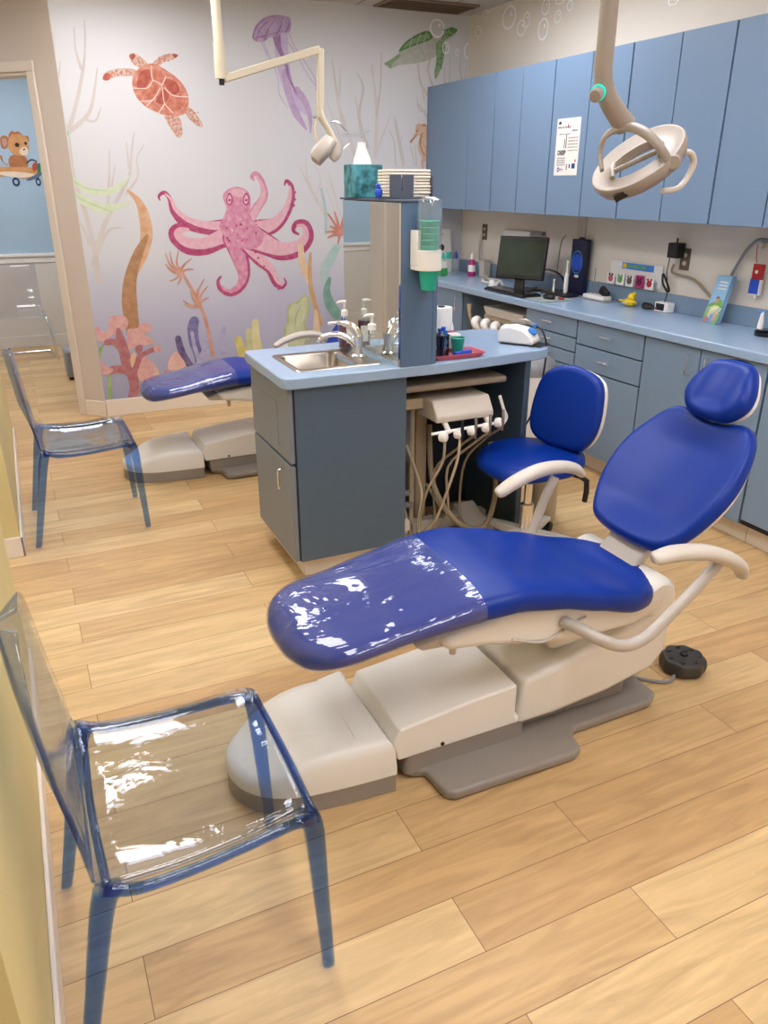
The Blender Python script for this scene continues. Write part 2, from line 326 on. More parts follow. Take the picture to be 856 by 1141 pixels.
# recessed ceiling troffers
i = 0
LP = [(.55, .3), (.5, 2.75), (2.05, .3), (1.9, 2.3), (2.5, 4.2), (.75, 4.8), (-1.6, .8), (-1.6, 3.6), (1.3, -1.6), (.3, 7.6), (-1.2, 7.8), (-1.3, 5.6)]  # last but one is an unseen panel added to brighten the hall
for (x, y) in LP:
    t = thing('ceiling_light', 'recessed white ceiling light panel', 'light', (x, y, ZC), 'recessed ceiling lights')
    mbs(MB().box(x-.33, x+.33, y-.62, y-.58, ZC-.03, ZC), MB().box(x-.33, x+.33, y+.58, y+.62, ZC-.03, ZC), MB().box(x-.33, x-.30, y-.58, y+.58, ZC-.03, ZC), MB().box(x+.30, x+.33, y-.58, y+.58, ZC-.03, ZC)).build('frame', 'white', t)
    MB().box(x-.30, x+.30, y-.58, y+.58, ZC-.02, ZC-.005).build('diffuser', 'lightp', t)

# ------------------------------------------------------------------ mural paintings on the back wall
MC = {}
def wc(a, b, sc=14):
    k = a+b
    if k not in MC: MC[k] = mat('paint_'+k, a, .7, col2=b, vscale=sc)
    return MC[k]
mural = thing('wall_mural', 'watercolour undersea mural covering the wall behind the far dental chair', 'mural', (2, YB, 0))
LAY = [0]
class Art:
    """shapes painted on a wall; s = (ox, oy, scale) of the pixel frame they were read in"""
    def __init__(a, name, ox, oy, sc, wall='B', parent=None):
        a.n = name; a.o = (ox, oy, sc); a.w = wall; a.g = {}; a.par = parent; LAY[0] += 1; a.l = .0006+LAY[0]*.00011
    def pt(a, x, y):
        px, py = a.o[0]+x/a.o[2], a.o[1]+y/a.o[2]
        if a.w == 'B': q = atY(px, py, YB); return (q.x, q.z)
        if a.w == 'R': q = atX(px, py, XR); return (q.y, q.z)
        q = atY(px, py, 8.96); return (q.x, q.z)
    def at(a, u, v, h):
        if a.w == 'B': return Vector((min(max(u, XP+.005), 3.425), YB-h, max(v, .13)))
        if a.w == 'R': return Vector((XR-h, u, v))
        return Vector((u, 8.96-h, v))
    def blob(a, m, pts, sm=4):
        P = [a.pt(*p) for p in pts]; P = smooth2(P, sm) if sm > 1 else P
        h = a.l; a.l += .00003
        mb = a.g.setdefault(m, MB()); f = lambda u, v, hh: a.at(u, v, hh)
        mb.prism(P, f, 0.0001, h); return a
    def stroke(a, m, pts, ws, k=5):
        if not isinstance(ws, (list, tuple)): ws = [ws]*len(pts)
        P = [Vector(a.pt(*p)+(0,)) for p in pts]
        e = a.pt(pts[0][0]+10, pts[0][1]); e0 = a.pt(*pts[0]); sc = math.hypot(e[0]-e0[0], e[1]-e0[1])/10
        Q, r = catmull(P, [x*sc/2 for x in ws], k)
        for end in (0, 1):
            if end: Q.reverse(); r.reverse()
            t = (Q[0]-Q[1]).normalized(); q0, r0 = Q[0], r[0]
            for k_ in (1, 2, 3, 4): a_ = PI/2*k_/4; Q.insert(0, q0+t*r0*math.sin(a_)); r.insert(0, max(r0*math.cos(a_), r0*.02))
        L = []; Rr = []
        for i, p in enumerate(Q):
            t = (Q[min(i+1, len(Q)-1)]-Q[max(i-1, 0)]).normalized(); n = Vector((-t.y, t.x, 0))
            L.append(p+n*r[i]); Rr.append(p-n*r[i])
        h = a.l; a.l += .00003
        mb = a.g.setdefault(m, MB()); n = len(Q)
        vs = [a.at(p.x, p.y, h) for p in L]+[a.at(p.x, p.y, h) for p in Rr]
        mb.add(vs, [(i, i+1, n+i+1, n+i) for i in range(n-1)]); return a
    def ringc(a, m, cx, cy, rx, ry, wd):
        c = a.pt(cx, cy); e = a.pt(cx+rx, cy); f = a.pt(cx, cy+ry)
        r1 = abs(e[0]-c[0]); r2 = abs(f[1]-c[1]); n = 28; h = a.l; a.l += .00007; mb = a.g.setdefault(m, MB())
        o = [a.at(c[0]+r1*math.cos(2*PI*i/n), c[1]+r2*math.sin(2*PI*i/n), h) for i in range(n)]
        q = [a.at(c[0]+r1*(1-wd)*math.cos(2*PI*i/n), c[1]+r2*(1-wd)*math.sin(2*PI*i/n), h) for i in range(n)]
        mb.add(o+q, [(i, (i+1) % n, n+(i+1) % n, n+i) for i in range(n)]); return a
    def done(a):
        # one mesh per painted figure, several paint colours as material slots
        mb = MB(); idx = []; ms = list(a.g)
        for k, m in enumerate(ms): mb.add(a.g[m].v, a.g[m].f); idx += [k]*len(a.g[m].f)
        o = mb.build(a.n, ms[0], a.par)
        for m in ms[1:]: o.data.materials.append(m)
        o.data.polygons.foreach_set('material_index', idx); o.data.polygons.foreach_set('use_smooth', [False]*len(idx)); return o
br1, br2 = wc('c8c0bc', 'd0cac7', 6), wc('d0cac6', 'd6d1cf', 6)
a = Art('grey_branching_coral', 0, 0, 3.057, parent=mural)
for p, ws in ([(335,950),(322,850),(290,720),(250,600),(232,450)], [20,18,16,14,10]), ([(235,440),(265,330),(285,220),(290,130),(287,70)], [14,13,9,6,3]), ([(277,235),(258,170),(252,90)], [10,7,3]), \
    ([(235,450),(300,390),(320,320),(332,230)], [16,14,9,3]), ([(285,405),(325,412),(344,365)], [9,9,4]), ([(320,900),(350,780),(400,680),(440,600),(448,520),(457,450)], [20,17,14,10,8,3]), \
    ([(440,570),(434,520),(430,480)], [9,6,3]), ([(430,660),(470,600),(466,540),(490,495)], [9,8,6,3]), ([(368,700),(372,600),(373,510)], [10,8,3]), ([(380,640),(392,560)], [7,3]), ([(338,850),(370,785),(418,775)], [12,10,4]), \
    ([(305,830),(285,780),(262,745)], [12,8,4]), ([(232,450),(200,330),(205,210)], [9,7,3]), ([(185,170),(180,110)], [8,3]):
    a.stroke(br1, p, ws)
a.done()
a = Art('grey_branching_coral', 200, 0, 3.057, parent=mural)
for p, ws in ([(610,560),(560,420),(540,340),(520,200)], [16,12,9,4]), ([(545,330),(548,230)], [8,3]), ([(640,500),(612,400),(626,300),(605,250)], [12,10,7,3]), ([(668,530),(672,380),(655,220)], [14,10,4]), \
    ([(672,390),(685,290),(688,180)], [9,6,3]), ([(560,500),(500,340)], [9,4]), ([(670,520),(720,390)], [9,3]), ([(765,560),(735,400)], [10,3]), ([(495,730),(440,620),(430,540)], [12,9,3]), ([(470,690),(410,570)], [8,3]), ([(530,750),(520,700),(500,640)], [8,5,3]), \
    ([(548,730),(505,580)], [9,3]), ([(850,330),(820,280),(815,210)], [9,7,3]), ([(845,400),(812,350)], [8,4]), ([(455,680),(480,620),(462,560)], [7,5,3]), ([(800,560),(790,500)], [7,3]), ([(620,470),(600,330)], [7,3]):
    a.stroke(br2 if R.random() < .4 else br1, p, ws)
for p in [(690,150),(600,110)],[(765,130),(745,60)],[(770,140),(790,60)]: pass
a.done()
a = Art('grey_branching_coral', 400, 60, 6.114, parent=mural)
for p, ws in ([(300,760),(270,600),(235,420)], [14,12,5]), ([(280,640),(292,560)], [8,4]), ([(250,760),(240,600),(205,520)], [11,9,4]), ([(395,760),(380,620)], [10,4]), ([(380,760),(350,630)], [9,4]), ([(500,210),(470,110),(480,40)], [14,10,5]), ([(585,200),(580,90)], [9,5]), ([(615,200),(622,60),(615,0)], [9,6,4]), \
    ([(705,190),(690,100),(695,0)], [9,7,3]), ([(722,180),(735,80)], [7,3]), ([(445,310),(420,180),(395,70)], [12,9,4]), ([(452,390),(410,380),(395,290)], [10,9,4]), ([(500,0),(470,100)], [8,8]):
    a.stroke(br1, p, ws)
a.done()
lg = wc('c9d6b4', 'd4dcc6', 20); lg2 = wc('b2cc9c', 'c4d4b0', 20)
a = Art('pale_green_seaweed', 0, 0, 3.057, parent=mural)
a.stroke(lg, [(240,600),(290,645),(350,655),(400,640),(440,600)], [10,24,26,22,6]).stroke(lg2, [(240,610),(290,640),(360,650)], [6,6,4])
a.done(); a = Art('pale_green_seaweed', 0, 0, 3.057, parent=mural)
a.stroke(lg, [(245,660),(300,690),(350,710),(390,705),(440,690)], [24,34,34,24,6]).stroke(lg2, [(245,660),(300,690),(380,722)], [8,8,5]).done()
a = Art('green_leaf', 0, 0, 3.057, parent=mural); a.blob(wc('5fb878', '7ac890'), [(216,450),(226,443),(234,452),(228,470),(220,480)])
a.done()
k1 = wc('cf9d76', 'd9b394', 22); k2 = wc('a67a56', 'bb8f6a', 22)
a = Art('brown_kelp_ribbon', 0, 240, 2.853, parent=mural)
a.stroke(k1, [(405,-80),(440,-45),(458,0),(466,60),(455,120),(435,180)], [6,22,36,40,34,12]).stroke(k2, [(468,65),(440,120),(415,200),(412,280),(425,380)], [10,30,40,50,44])
a.done()
t1, t2, t3, t4 = wc('b8604c', 'cf8872', 26), wc('c06c58', 'd89c88', 30), wc('a44c40', 'bc6450', 30), wc('dcc4b8', 'b8785f', 60)
a = Art('coral_red_sea_turtle', 0, 0, 3.057, parent=mural)
a.blob(t4, [(440,190),(455,181),(480,195),(502,218),(478,230),(452,215)]).blob(t4, [(350,268),(360,247),(400,234),(460,237),(458,258),(400,260),(365,275)])
a.blob(t4, [(517,218),(545,193),(580,182),(607,188),(590,202),(560,212),(537,228)]).blob(t4, [(558,392),(585,388),(612,402),(622,450),(610,470),(590,450)]).blob(t4, [(628,370),(648,368),(670,390),(690,425),(680,432),(645,405)])
a.blob(t2, [(450,280),(462,245),(490,222),(525,217),(565,238),(610,272),(638,315),(642,360),(628,388),(595,395),(548,388),(495,362),(462,325)])
a.blob(t3, [(468,275),(480,245),(508,238),(512,270),(495,300),(472,305)]).blob(t1, [(515,240),(545,245),(560,268),(540,285),(518,270)]).blob(t3, [(568,268),(600,280),(612,310),(590,322),(568,300),(560,280)])
a.blob(t1, [(500,305),(530,285),(545,300),(520,335),(500,340),(488,325)]).blob(t3, [(555,300),(575,315),(572,340),(550,355),(530,345),(545,320)]).blob(t1, [(582,335),(615,322),(630,350),(610,375),(585,378),(560,365)]).blob(t1, [(505,350),(525,350),(545,370),(530,378)])
wl = wc('e8d2c6', 'dcc0b2')
for p in [(515,225),(520,270),(550,290),(560,350),(590,385)], [(455,300),(500,300),(520,275)], [(565,262),(552,290)], [(640,330),(590,325),(560,300)], [(480,345),(520,340),(545,300)], [(500,360),(520,340)], [(560,355),(540,385)]: a.stroke(wl, p, 3.5)
a.blob(t3, [(350,268),(358,252),(372,250),(378,262),(365,274)], 3).blob(t3, [(590,183),(607,188),(595,198)], 3).blob(t3, [(440,190),(452,183),(462,190),(450,205)], 3)
for i in range(34):
    g = [(380+R.random()*70, 243+R.random()*12), (532+R.random()*50, 190+R.random()*22), (570+R.random()*35, 400+R.random()*50), (640+R.random()*35, 380+R.random()*30)][i % 4]
    r_ = 1.5+R.random()*2; a.blob(t1, [(g[0]-r_, g[1]), (g[0], g[1]-r_), (g[0]+r_, g[1]), (g[0], g[1]+r_)], 2)
a.done()
j1, j2, j3 = wc('b79cc4', 'c9b2cf', 20), wc('96709f', 'ae8cba', 20), wc('c8b6d6', 'd0c4dc', 20)
a = Art('purple_jellyfish', 200, 0, 3.057, parent=mural)
a.stroke(j3, [(345,120),(350,200),(362,260),(385,330),(420,370),(452,395)], [50,46,40,40,26,6]).stroke(j1, [(360,250),(375,330),(400,390),(432,440)], [26,22,26,6]).stroke(j1, [(400,310),(430,350),(445,400),(446,452)], [26,22,16,4]).stroke(j2, [(330,120),(338,160),(360,210),(375,270),(400,320)], [30,18,12,9,4])
for p in [(285,140),(310,200),(335,260),(340,320),(368,366)], [(372,110),(395,165),(430,215),(462,270),(465,310)], [(280,145),(300,190),(320,230)], [(355,120),(400,190),(440,260),(470,300)]: a.stroke(j3, p, 4)
a.blob(j1, [(249,130),(255,95),(285,62),(325,50),(360,55),(378,62),(380,90),(372,112),(350,112),(330,124),(308,128),(288,142),(262,142)])
for p in [(262,138),(275,100),(310,65)], [(290,135),(305,95),(330,60)], [(330,120),(345,90),(350,60)], [(250,128),(262,92),(290,65),(330,55)], [(362,110),(374,80),(366,60)], [(255,132),(290,122),(330,112),(375,100)]: a.stroke(j2, p, [5,4,2]+[2]*(len(p)-3))
a.done()
o1, o2, o3 = wc('cc7a9c', 'dba0b4', 26), wc('a83c68', 'bc5880', 26), wc('dca6b6', 'e2b8c2', 30)
a = Art('pink_octopus', 200, 0, 3.057, parent=mural)
X1 = lambda L: [(x-611.4, y) for x, y in L]
X4 = lambda L: [((130+x/3.17-200)*3.057, (240+y/3.17)*3.057) for x, y in L]
a.stroke(o2, X1([(800,765),(740,775),(690,775),(630,758),(592,720),(580,680),(560,656),(541,668),(545,682)]), [48,46,40,34,22,16,12,8,4])
a.stroke(o3, X1([(790,765),(720,768),(650,752),(600,715),(584,680),(565,662)]), [30,26,18,14,10,7])
a.stroke(o2, X1([(830,800),(760,812),(700,840),(640,840),(598,805),(600,780),(640,770),(685,790)]), [66,58,52,48,44,30,22,6])
a.stroke(o3, X1([(830,796),(760,805),(700,828),(640,826),(606,800),(615,785),(640,782)]), [56,46,36,32,26,20,10])
a.stroke(o2, X4([(410,80),(440,160),(450,215),(432,258),(398,276),(366,258),(358,232),(368,216)]), [70,56,40,28,20,16,11,6])
a.stroke(o1, X4([(410,80),(436,160),(446,212),(430,250),(398,268),(372,252)]), [60,46,32,20,12,8])
a.stroke(o2, X4([(450,80),(500,150),(540,190),(560,235),(582,254),(598,240),(592,222)]), [70,44,30,24,14,8,4])
a.stroke(o3, X4([(450,80),(505,148),(548,190),(568,230),(584,246)]), [60,34,22,16,8])
a.stroke(o1, [(240,750),(262,710),(288,670),(283,625),(262,592),(246,602),(254,614)], [30,30,26,20,15,11,5])
a.stroke(o3, [(240,750),(266,706),(286,665),(280,628),(262,602)], [22,20,16,12,7])
a.stroke(o2, [(270,780),(325,765),(365,720),(382,670),(380,632),(364,616),(358,630)], [60,46,30,24,16,10,5])
a.stroke(o3, [(270,780),(325,758),(360,716),(376,668),(376,636)], [50,34,20,14,8])
a.stroke(o2, [(230,800),(300,835),(350,858),(405,848),(440,808),(430,765),(398,762),(388,785),(405,798)], [90,70,56,48,38,28,20,13,7])
a.stroke(o3, [(230,798),(300,832),(350,848),(402,836),(430,804),(424,772),(402,768)], [78,56,42,34,24,14,8])
a.blob(o1, [(148,672),(158,650),(185,637),(215,640),(238,660),(243,695),(240,730),(262,765),(288,800),(270,840),(225,850),(175,835),(150,800),(135,770),(150,740),(160,710)])
a.blob(o3, [(165,655),(190,643),(215,646),(230,660),(200,672)])
for cx in (170, 227): a.blob(o2, [(cx-11,675),(cx,656),(cx+11,672),(cx+9,692),(cx,700),(cx-9,692)]).blob(o3, [(cx-7,676),(cx,663),(cx+7,674),(cx+5,690),(cx,695),(cx-6,690)]).blob(o2, [(cx-5,682),(cx,678),(cx+6,681),(cx,686)])
for i in range(36):
    x, y = 160+R.random()*110, 740+R.random()*95; r_ = 2+R.random()*3
    if abs(y-790) < 55: a.blob(o3 if i % 3 else o2, [(x-r_, y), (x, y-r_), (x+r_, y), (x, y+r_)], 2)
for P in X4([(395,275),(380,270),(368,258),(410,278),(425,272),(440,262)]), X4([(490,130),(500,150),(520,180),(535,200),(548,225),(560,250),(572,260)]), [(310,868),(330,876),(355,880),(380,878),(405,868),(425,852),(442,832),(452,810),(450,785)], X1([(600,830),(620,848),(650,858),(680,858),(710,848)]), [(390,700),(394,680),(394,655)]:
    for x, y in P: a.blob(o2, [(x-4, y), (x, y-4), (x+4, y), (x, y+4)], 2)
a.done()
g1, g2, g3 = wc('7f9e72', '9ab28c', 40), wc('b4b8ae', 'c2c4be', 30), wc('4d8040', '6c985c', 40)
a = Art('green_sea_turtle', 330, 0, 3.722, parent=mural)
a.blob(g2, [(400,250),(430,215),(500,180),(560,160),(615,168),(600,215),(560,245),(500,262),(430,270),(392,284),(366,266)]).blob(g3, [(425,214),(450,178),(495,146),(540,128),(562,140),(562,162),(500,186),(450,206)]).blob(g1, [(445,200),(470,170),(520,145),(552,140),(552,158),(500,178)])
a.blob(g1, [(600,155),(618,125),(645,112),(668,124),(655,142),(630,160),(608,172)]).blob(g3, [(640,115),(668,122),(655,138),(640,130)]).blob(g1, [(580,178),(612,170),(616,215),(606,270),(592,305),(578,328),(574,300),(582,240)]).blob(g1, [(365,264),(395,245),(425,225),(432,235),(400,262),(392,286),(380,270)])
for i in range(40):
    x, y = (582+R.random()*24, 185+R.random()*110) if i % 2 else (612+R.random()*40, 122+R.random()*35); a.blob(g3, [(x-3, y), (x, y-4), (x+3, y), (x, y+4)], 2)
for p in [(470,200),(480,160)], [(500,186),(515,140)], [(530,172),(542,132)]: a.stroke(g2, p, 3)
a.done()
bb = mat('bubble_white', 'ffffff', .6); bbi = mat('bubble_wash', 'c9c3be', .7)
bub = [(97,65,17,22,'B'), (170,117,11,20,'B'), (142,120,4,8,'B'), (117,110,8,14,'B'), (209,32,7,10,'R'), (192,72,7,13,'R'), (263,40,16,28,'R'), (291,64,10,19,'R'), (303,46,8,19,'R'), (341,67,12,26,'R'), (347,16,9,19,'R'), (375,38,8,15,'R'), (403,13,7,12,'R'), (380,0,10,10,'R'), (640,2,12,10,'R')]
for cx, cy, rx, ry, wl_ in bub:
    a = Art('bubble', 440, 0, 2.058, wall=wl_, parent=mural if wl_ == 'B' else None)
    a.ringc(bb, cx, cy, rx, ry, .20); a.ringc(bb, cx+rx*.3, cy-ry*.3, rx*.18, ry*.2, .99); o = a.done()
    if wl_ == 'R': tag(o, 'white bubble outline painted above the blue upper cabinets', 'bubble', 'painted bubbles above the upper cabinets')
s1, s2 = wc('c9a68c', 'd8bca6', 40), wc('9c6a50', 'b88468', 40)
a = Art('tan_seahorse', 400, 60, 6.114, parent=mural)
a.stroke(s1, [(352,600),(372,575),(392,545),(410,510)], [16,14,26,60]).blob(s1, [(385,540),(392,500),(415,482),(450,478),(470,520),(450,545),(415,560)]).stroke(s1, [(450,530),(430,600),(430,640),(460,700)], [50,50,60,60]).stroke(s1, [(455,700),(432,730),(436,775)], [30,24,14]).stroke(s2, [(430,540),(415,600),(425,650),(445,690)], [6,8,8,6]).blob(s2, [(388,525),(398,520),(400,535)]).stroke(s2, [(352,600),(395,545)], [8,6]).blob(s2, [(415,488),(450,480),(455,492)])
a.done()
c1, c2, c3 = wc('a8646a', 'b87c80', 24), wc('cf9a98', 'dcb0aa', 24), wc('e0b89c', 'e0c0a0', 24)
a = Art('maroon_reef_coral', 100, 320, 5.707, parent=mural)
a.blob(c3, [(330,600),(350,480),(390,470),(440,540),(420,600)])
a.blob(c2, [(120,205),(150,180),(215,180),(243,215),(235,255),(190,275),(150,300),(110,330),(60,350),(35,300),(40,240),(80,280),(120,270)])
a.blob(c2, [(240,270),(300,260),(320,235),(360,225),(392,250),(380,285),(345,300),(400,330),(395,360),(350,370),(300,370),(250,400),(240,340)])
a.blob(c2, [(300,560),(310,470),(350,440),(400,480),(425,525),(400,560),(340,600)])
a.stroke(c1, [(268,720),(285,640),(270,560),(238,480),(215,400),(195,330),(182,270)], [60,60,66,72,62,56,26]).stroke(c1, [(110,350),(160,350),(210,400)], [40,40,50]).stroke(c1, [(270,560),(300,480),(340,425),(440,385)], [56,44,30,30]).stroke(c1, [(240,530),(170,520),(110,535),(72,500)], [56,50,46,34])
a.blob(c2, [(60,450),(100,500),(150,520),(120,555),(80,550),(70,500)]).blob(c1, [(290,395),(305,368),(332,368),(335,400),(310,425)]).blob(c2, [(405,380),(430,368),(455,380),(445,405),(415,410)]).blob(c3, [(258,450),(280,415),(295,430),(285,480),(268,510)])
a.stroke(c2, [(340,245),(365,240)], [24,20])
a.done()
a = Art('green_sea_grass', 100, 320, 5.707, parent=mural); a.stroke(wc('8fa868', 'a4b880'), [(130,728),(128,640),(125,560)], [24,26,20]).stroke(wc('8fa868', 'a4b880'), [(60,440),(70,395),(90,365)], [16,22,10]).done()
p1, p2, p3 = wc('686494', '8480ac', 24), wc('a09cc0', 'b6b2cc', 24), wc('5c4c78', '7a6c94', 24)
a = Art('purple_tube_sponge', 100, 320, 5.707, parent=mural)
a.stroke(p1, [(665,215),(655,270),(665,350),(690,430),(695,500)], [60,70,66,56,50]).stroke(p2, [(650,290),(665,370),(690,450)], [20,24,30]).stroke(p3, [(562,325),(575,380),(600,440),(640,500)], [38,46,44,44]).stroke(p2, [(742,318),(742,380),(715,450),(700,500)], [30,40,50,60]).stroke(p2, [(850,260),(845,420)], [30,34])
a.done()
a = Art('peach_fan_shell', 100, 320, 5.707, parent=mural); a.blob(wc('d8a8a0', 'e4c0b0'), [(500,520),(505,460),(545,412),(580,440),(610,500),(560,530)]).blob(wc('c07c80', 'd09a98'), [(470,545),(485,525),(500,540)]).done()
sp = wc('c38872', 'd0a08c')
a = Art('orange_sea_sprig', 130, 240, 3.17, parent=mural)
a.stroke(sp, [(222,185),(262,255),(298,325),(322,400),(340,495)], [8,11,12,12,12])
for c, L in ((225,205), ((172,135),(188,128),(218,125),(246,165),(265,152),(270,190),(180,185),(172,172),(188,232),(215,245))), ((290,320), ((235,300),(262,258),(285,258),(308,225),(322,250),(325,290),(240,315))):
    for q in L: a.stroke(sp, [c, ((c[0]+q[0])/2+(q[1]-c[1])*.12, (c[1]+q[1])/2-(q[0]-c[0])*.12), q], [9,7,3])
a.done()
y1, y2 = wc('c4b460', 'd4c888'), wc('b8ba84', 'ccccA4'.lower())
a = Art('yellow_tube_coral', 130, 240, 3.17, parent=mural)
a.stroke(y1, [(430,440),(445,490)], [28,32]).stroke(y2, [(468,410),(472,500)], [24,30]).stroke(wc('d0c890', 'dcd4a8'), [(490,378),(492,430),(505,500)], [24,28,36]).stroke(wc('d8b070', 'd8bc88'), [(560,480),(590,440)], [30,20])
a.done()
a = Art('green_leaf_coral', 290, 290, 7.782, parent=mural)
a.blob(wc('a8b07c', 'bcc298'), [(230,430),(258,378),(320,355),(355,315),(390,300),(428,330),(425,430),(395,520),(400,580),(445,640),(430,760),(220,760),(208,600),(232,520)]).blob(wc('bcc298', 'ccd0ae'), [(250,440),(275,390),(330,370),(365,330),(395,320),(410,350),(405,430),(375,520),(385,590),(420,660),(400,740),(245,740),(228,610),(250,530)]).stroke(wc('94a068', 'a8b07c'), [(360,380),(310,480),(300,600)], [5,7,5])
a.done()
a = Art('tan_kelp_ribbon', 290, 290, 7.782, parent=mural)
a.stroke(wc('dcc09c', 'e4ccb0'), [(350,-120),(360,0),(390,100),(420,200)], [50,60,60,20]).stroke(wc('c49a6c', 'd0aa80'), [(435,-60),(428,100),(440,240),(480,400),(540,560)], [20,36,40,40,26]).stroke(wc('dcc09c', 'e4ccb0'), [(480,440),(490,640)], [30,70])
a.done()
a = Art('teal_kelp_ribbon', 290, 290, 7.782, parent=mural)
a.stroke(wc('a8c4c0', 'b8ccca'), [(660,-110),(610,-20),(560,80),(560,180),(580,210)], [60,80,70,50,20]).stroke(wc('6e988c', '86aca0'), [(600,160),(575,260),(600,370),(670,480)], [30,60,84,90]).stroke(wc('a8c4c0', 'b8ccca'), [(545*2.546-860,-620), (560*2.546-860,-420), (560*2.546-860,-230)], [20,24,20])
a.done()
a = Art('red_starburst_coral', 200, 0, 3.057, parent=mural)
for q in ((505,728),(528,722),(560,728),(498,790),(512,770),(505,810),(565,760),(570,800),(540,830)): a.stroke(wc('c47868', 'd09484'), [(548,800), ((548+q[0])/2, (800+q[1])/2-6), q], [11,8,4])
a.done()

# wall decal in the hallway: baby lion riding a toy plane
a = Art('lion_decal', 0, 60, 4.75, wall='H'); l1, l2, l3 = wc('c88c54', 'd8a068'), wc('a8683c', 'b87c4c'), wc('e8d0b4', 'ecdcc8')
a.blob(l2, [(45,560),(70,535),(130,540),(150,590),(120,620),(60,610)]).blob(l1, [(0,600),(60,600),(150,600),(190,610),(215,640),(190,655),(120,660),(60,640),(0,650)]).blob(l3, [(0,625),(100,625),(200,640),(110,655),(0,640)])
a.blob(l2, [(0,450),(15,432),(40,440),(50,475),(30,502),(8,495)]).blob(wc('c08c84', 'c89c90'), [(10,455),(25,447),(38,465),(30,490),(15,485)]).blob(l2, [(120,440),(148,435),(152,462),(140,475)])
a.blob(l2, [(45,430),(60,408),(80,415),(95,410),(115,425),(130,445),(90,460),(50,455)]).blob(l1, [(42,470),(60,430),(100,425),(140,445),(152,490),(148,525),(120,540),(80,535),(50,510)]).blob(l3, [(105,505),(125,492),(148,505),(145,530),(122,538),(105,525)])
ik = mat('decal_ink', '22242c', .7); a.blob(ik, [(78,478),(90,470),(102,480),(98,492),(84,492)]).blob(ik, [(128,468),(138,466),(143,476),(134,484)]).blob(ik, [(122,504),(134,502),(128,512)])
a.ringc(mat('wheel_blue', '2c3a5c', .7), 85, 678, 20, 24, .5).ringc(mat('wheel_blue2', '2c3a5c', .7), 203, 678, 14, 22, .5).stroke(ik, [(140,580),(165,560),(195,570)], [5,6,5]).blob(mat('decal_red', 'b8503c', .7), [(170,590),(190,572),(200,600),(180,625)]).blob(mat('decal_green', '3c7c54', .7), [(195,590),(212,580),(215,625),(200,630)]).blob(mat('decal_slate', '5c708c', .7), [(140,665),(185,640),(215,625),(216,645),(160,670)]).stroke(l2, [(40,590),(15,570),(5,545)], [5,5,14])
tag(a.done(), 'baby lion in a toy aeroplane, decal on the blue hallway wall', 'wall decal')

# ------------------------------------------------------------------ right-hand wall: upper cabinets
XU = 3.08; ZU0, ZU1 = 1.41, 2.255
ug = 'blue upper wall cabinets'
US = [(5.87, 5.246, 4.916, 'blue upper cabinet at the far end, touching the mural wall', 1), (4.912, 4.599, 4.269, 'blue upper cabinet left of the one with the paper notice', 2), (4.265, 3.93, 3.611, 'blue upper cabinet with a paper notice on its left door', 3), (3.607, 3.273, 2.948, 'blue upper cabinet behind the big dental lamp', 4), (2.944, 2.63, 2.30, 'blue upper cabinet at the right edge of the photo', 5)]
for ya, ym, yb, lb, k in US:
    t = thing('upper_cabinet', lb, 'cabinet', (3.25, (ya+yb)/2, ZU0), ug)
    MB().box(XU+.018, XR-.001, yb, ya, ZU0, ZU1).build('body', 'dark' if 0 else 'cabU', t, bevel=.001)
    MB().box(XU, XU+.018, ym+.0035, ya-.0035, ZU0, ZU1-.002).build('door', 'cabU', t, bevel=.0015)
    MB().box(XU, XU+.018, yb+.0035, ym-.0035, ZU0, ZU1-.002).build('door', 'cabU', t, bevel=.0015)
    MB().box(XU+.012, XU+.0185, yb, ya, ZU0+.002, ZU1-.004).build('door_gap', 'dark', t)
    if k == 3:
        ky = atX(612, 221, XU); MB().lathe([(.0, 0), (.007, .002), (.007, .008), (.0, .009)], (XU, ky.y, ky.z), 14, (-1, 0, 0)).build('lock', 'chrome', t)
# lower cabinets
XF = 2.93; XT = 3.0
lgp = 'blue base cabinets under the long worktop'
def handle(mb, x, y, z, L=.09, vert=False, dx=-.028):
    r = .0045
    if vert: P = [(x,y,z+L/2),(x+dx*.8,y,z+L/2),(x+dx,y,z+L/2-.01),(x+dx,y,z-L/2+.01),(x+dx*.8,y,z-L/2),(x,y,z-L/2)]
    else: P = [(x,y+L/2,z),(x+dx*.8,y+L/2,z),(x+dx,y+L/2-.01,z),(x+dx,y-L/2+.01,z),(x+dx*.8,y-L/2,z),(x,y-L/2,z)]
    return mb.tube(P, r, 8, smooth=2)
def basecab(y0, y1, fronts, label):
    t = thing('base_cabinet', label, 'cabinet', (3.18, (y0+y1)/2, 0), lgp)
    MB().box(XF+.018, XR-.001, y0, y1, .105, .866).build('body', 'cab', t)
    MB().box(XF+.0165, XF+.0185, y0, y1, .105, .866).build('door_gap', 'dark', t)
    MB().box(XT, XT+.02, y0, y1, 0, .105).build('toe_kick', 'base', t)
    for (a, b, z0, z1, kind, hy) in fronts:
        d = MB().box(XF, XF+.0165, a+.004, b-.004, z0+.004, z1-.004).build('drawer' if kind == 'h' else 'door', 'cab', t, bevel=.002)
        if kind == 'h': handle(MB(), XF, (a+b)/2, (z0+z1)/2+.01).build('handle', 'chrome', d)
        elif kind == 'v': handle(MB(), XF, hy, z1-.09, .10, True).build('handle', 'chrome', d)
basecab(4.99, 5.87, [(5.42, 5.87, .105, .868, 'n', 0), (4.99, 5.42, .105, .868, 'v', 5.04)], 'base cabinet at the far end, left of the open knee space')
basecab(3.66, 4.178, [(3.66, 4.178, .755, .866, 'h', 0), (3.66, 4.178, .672, .755, 'h', 0), (3.66, 4.178, .59, .672, 'h', 0), (3.66, 4.178, .35, .59, 'h', 0), (3.66, 4.178, .105, .35, 'h', 0)], 'base cabinet that is a narrow bank of drawers below the black keyboard')
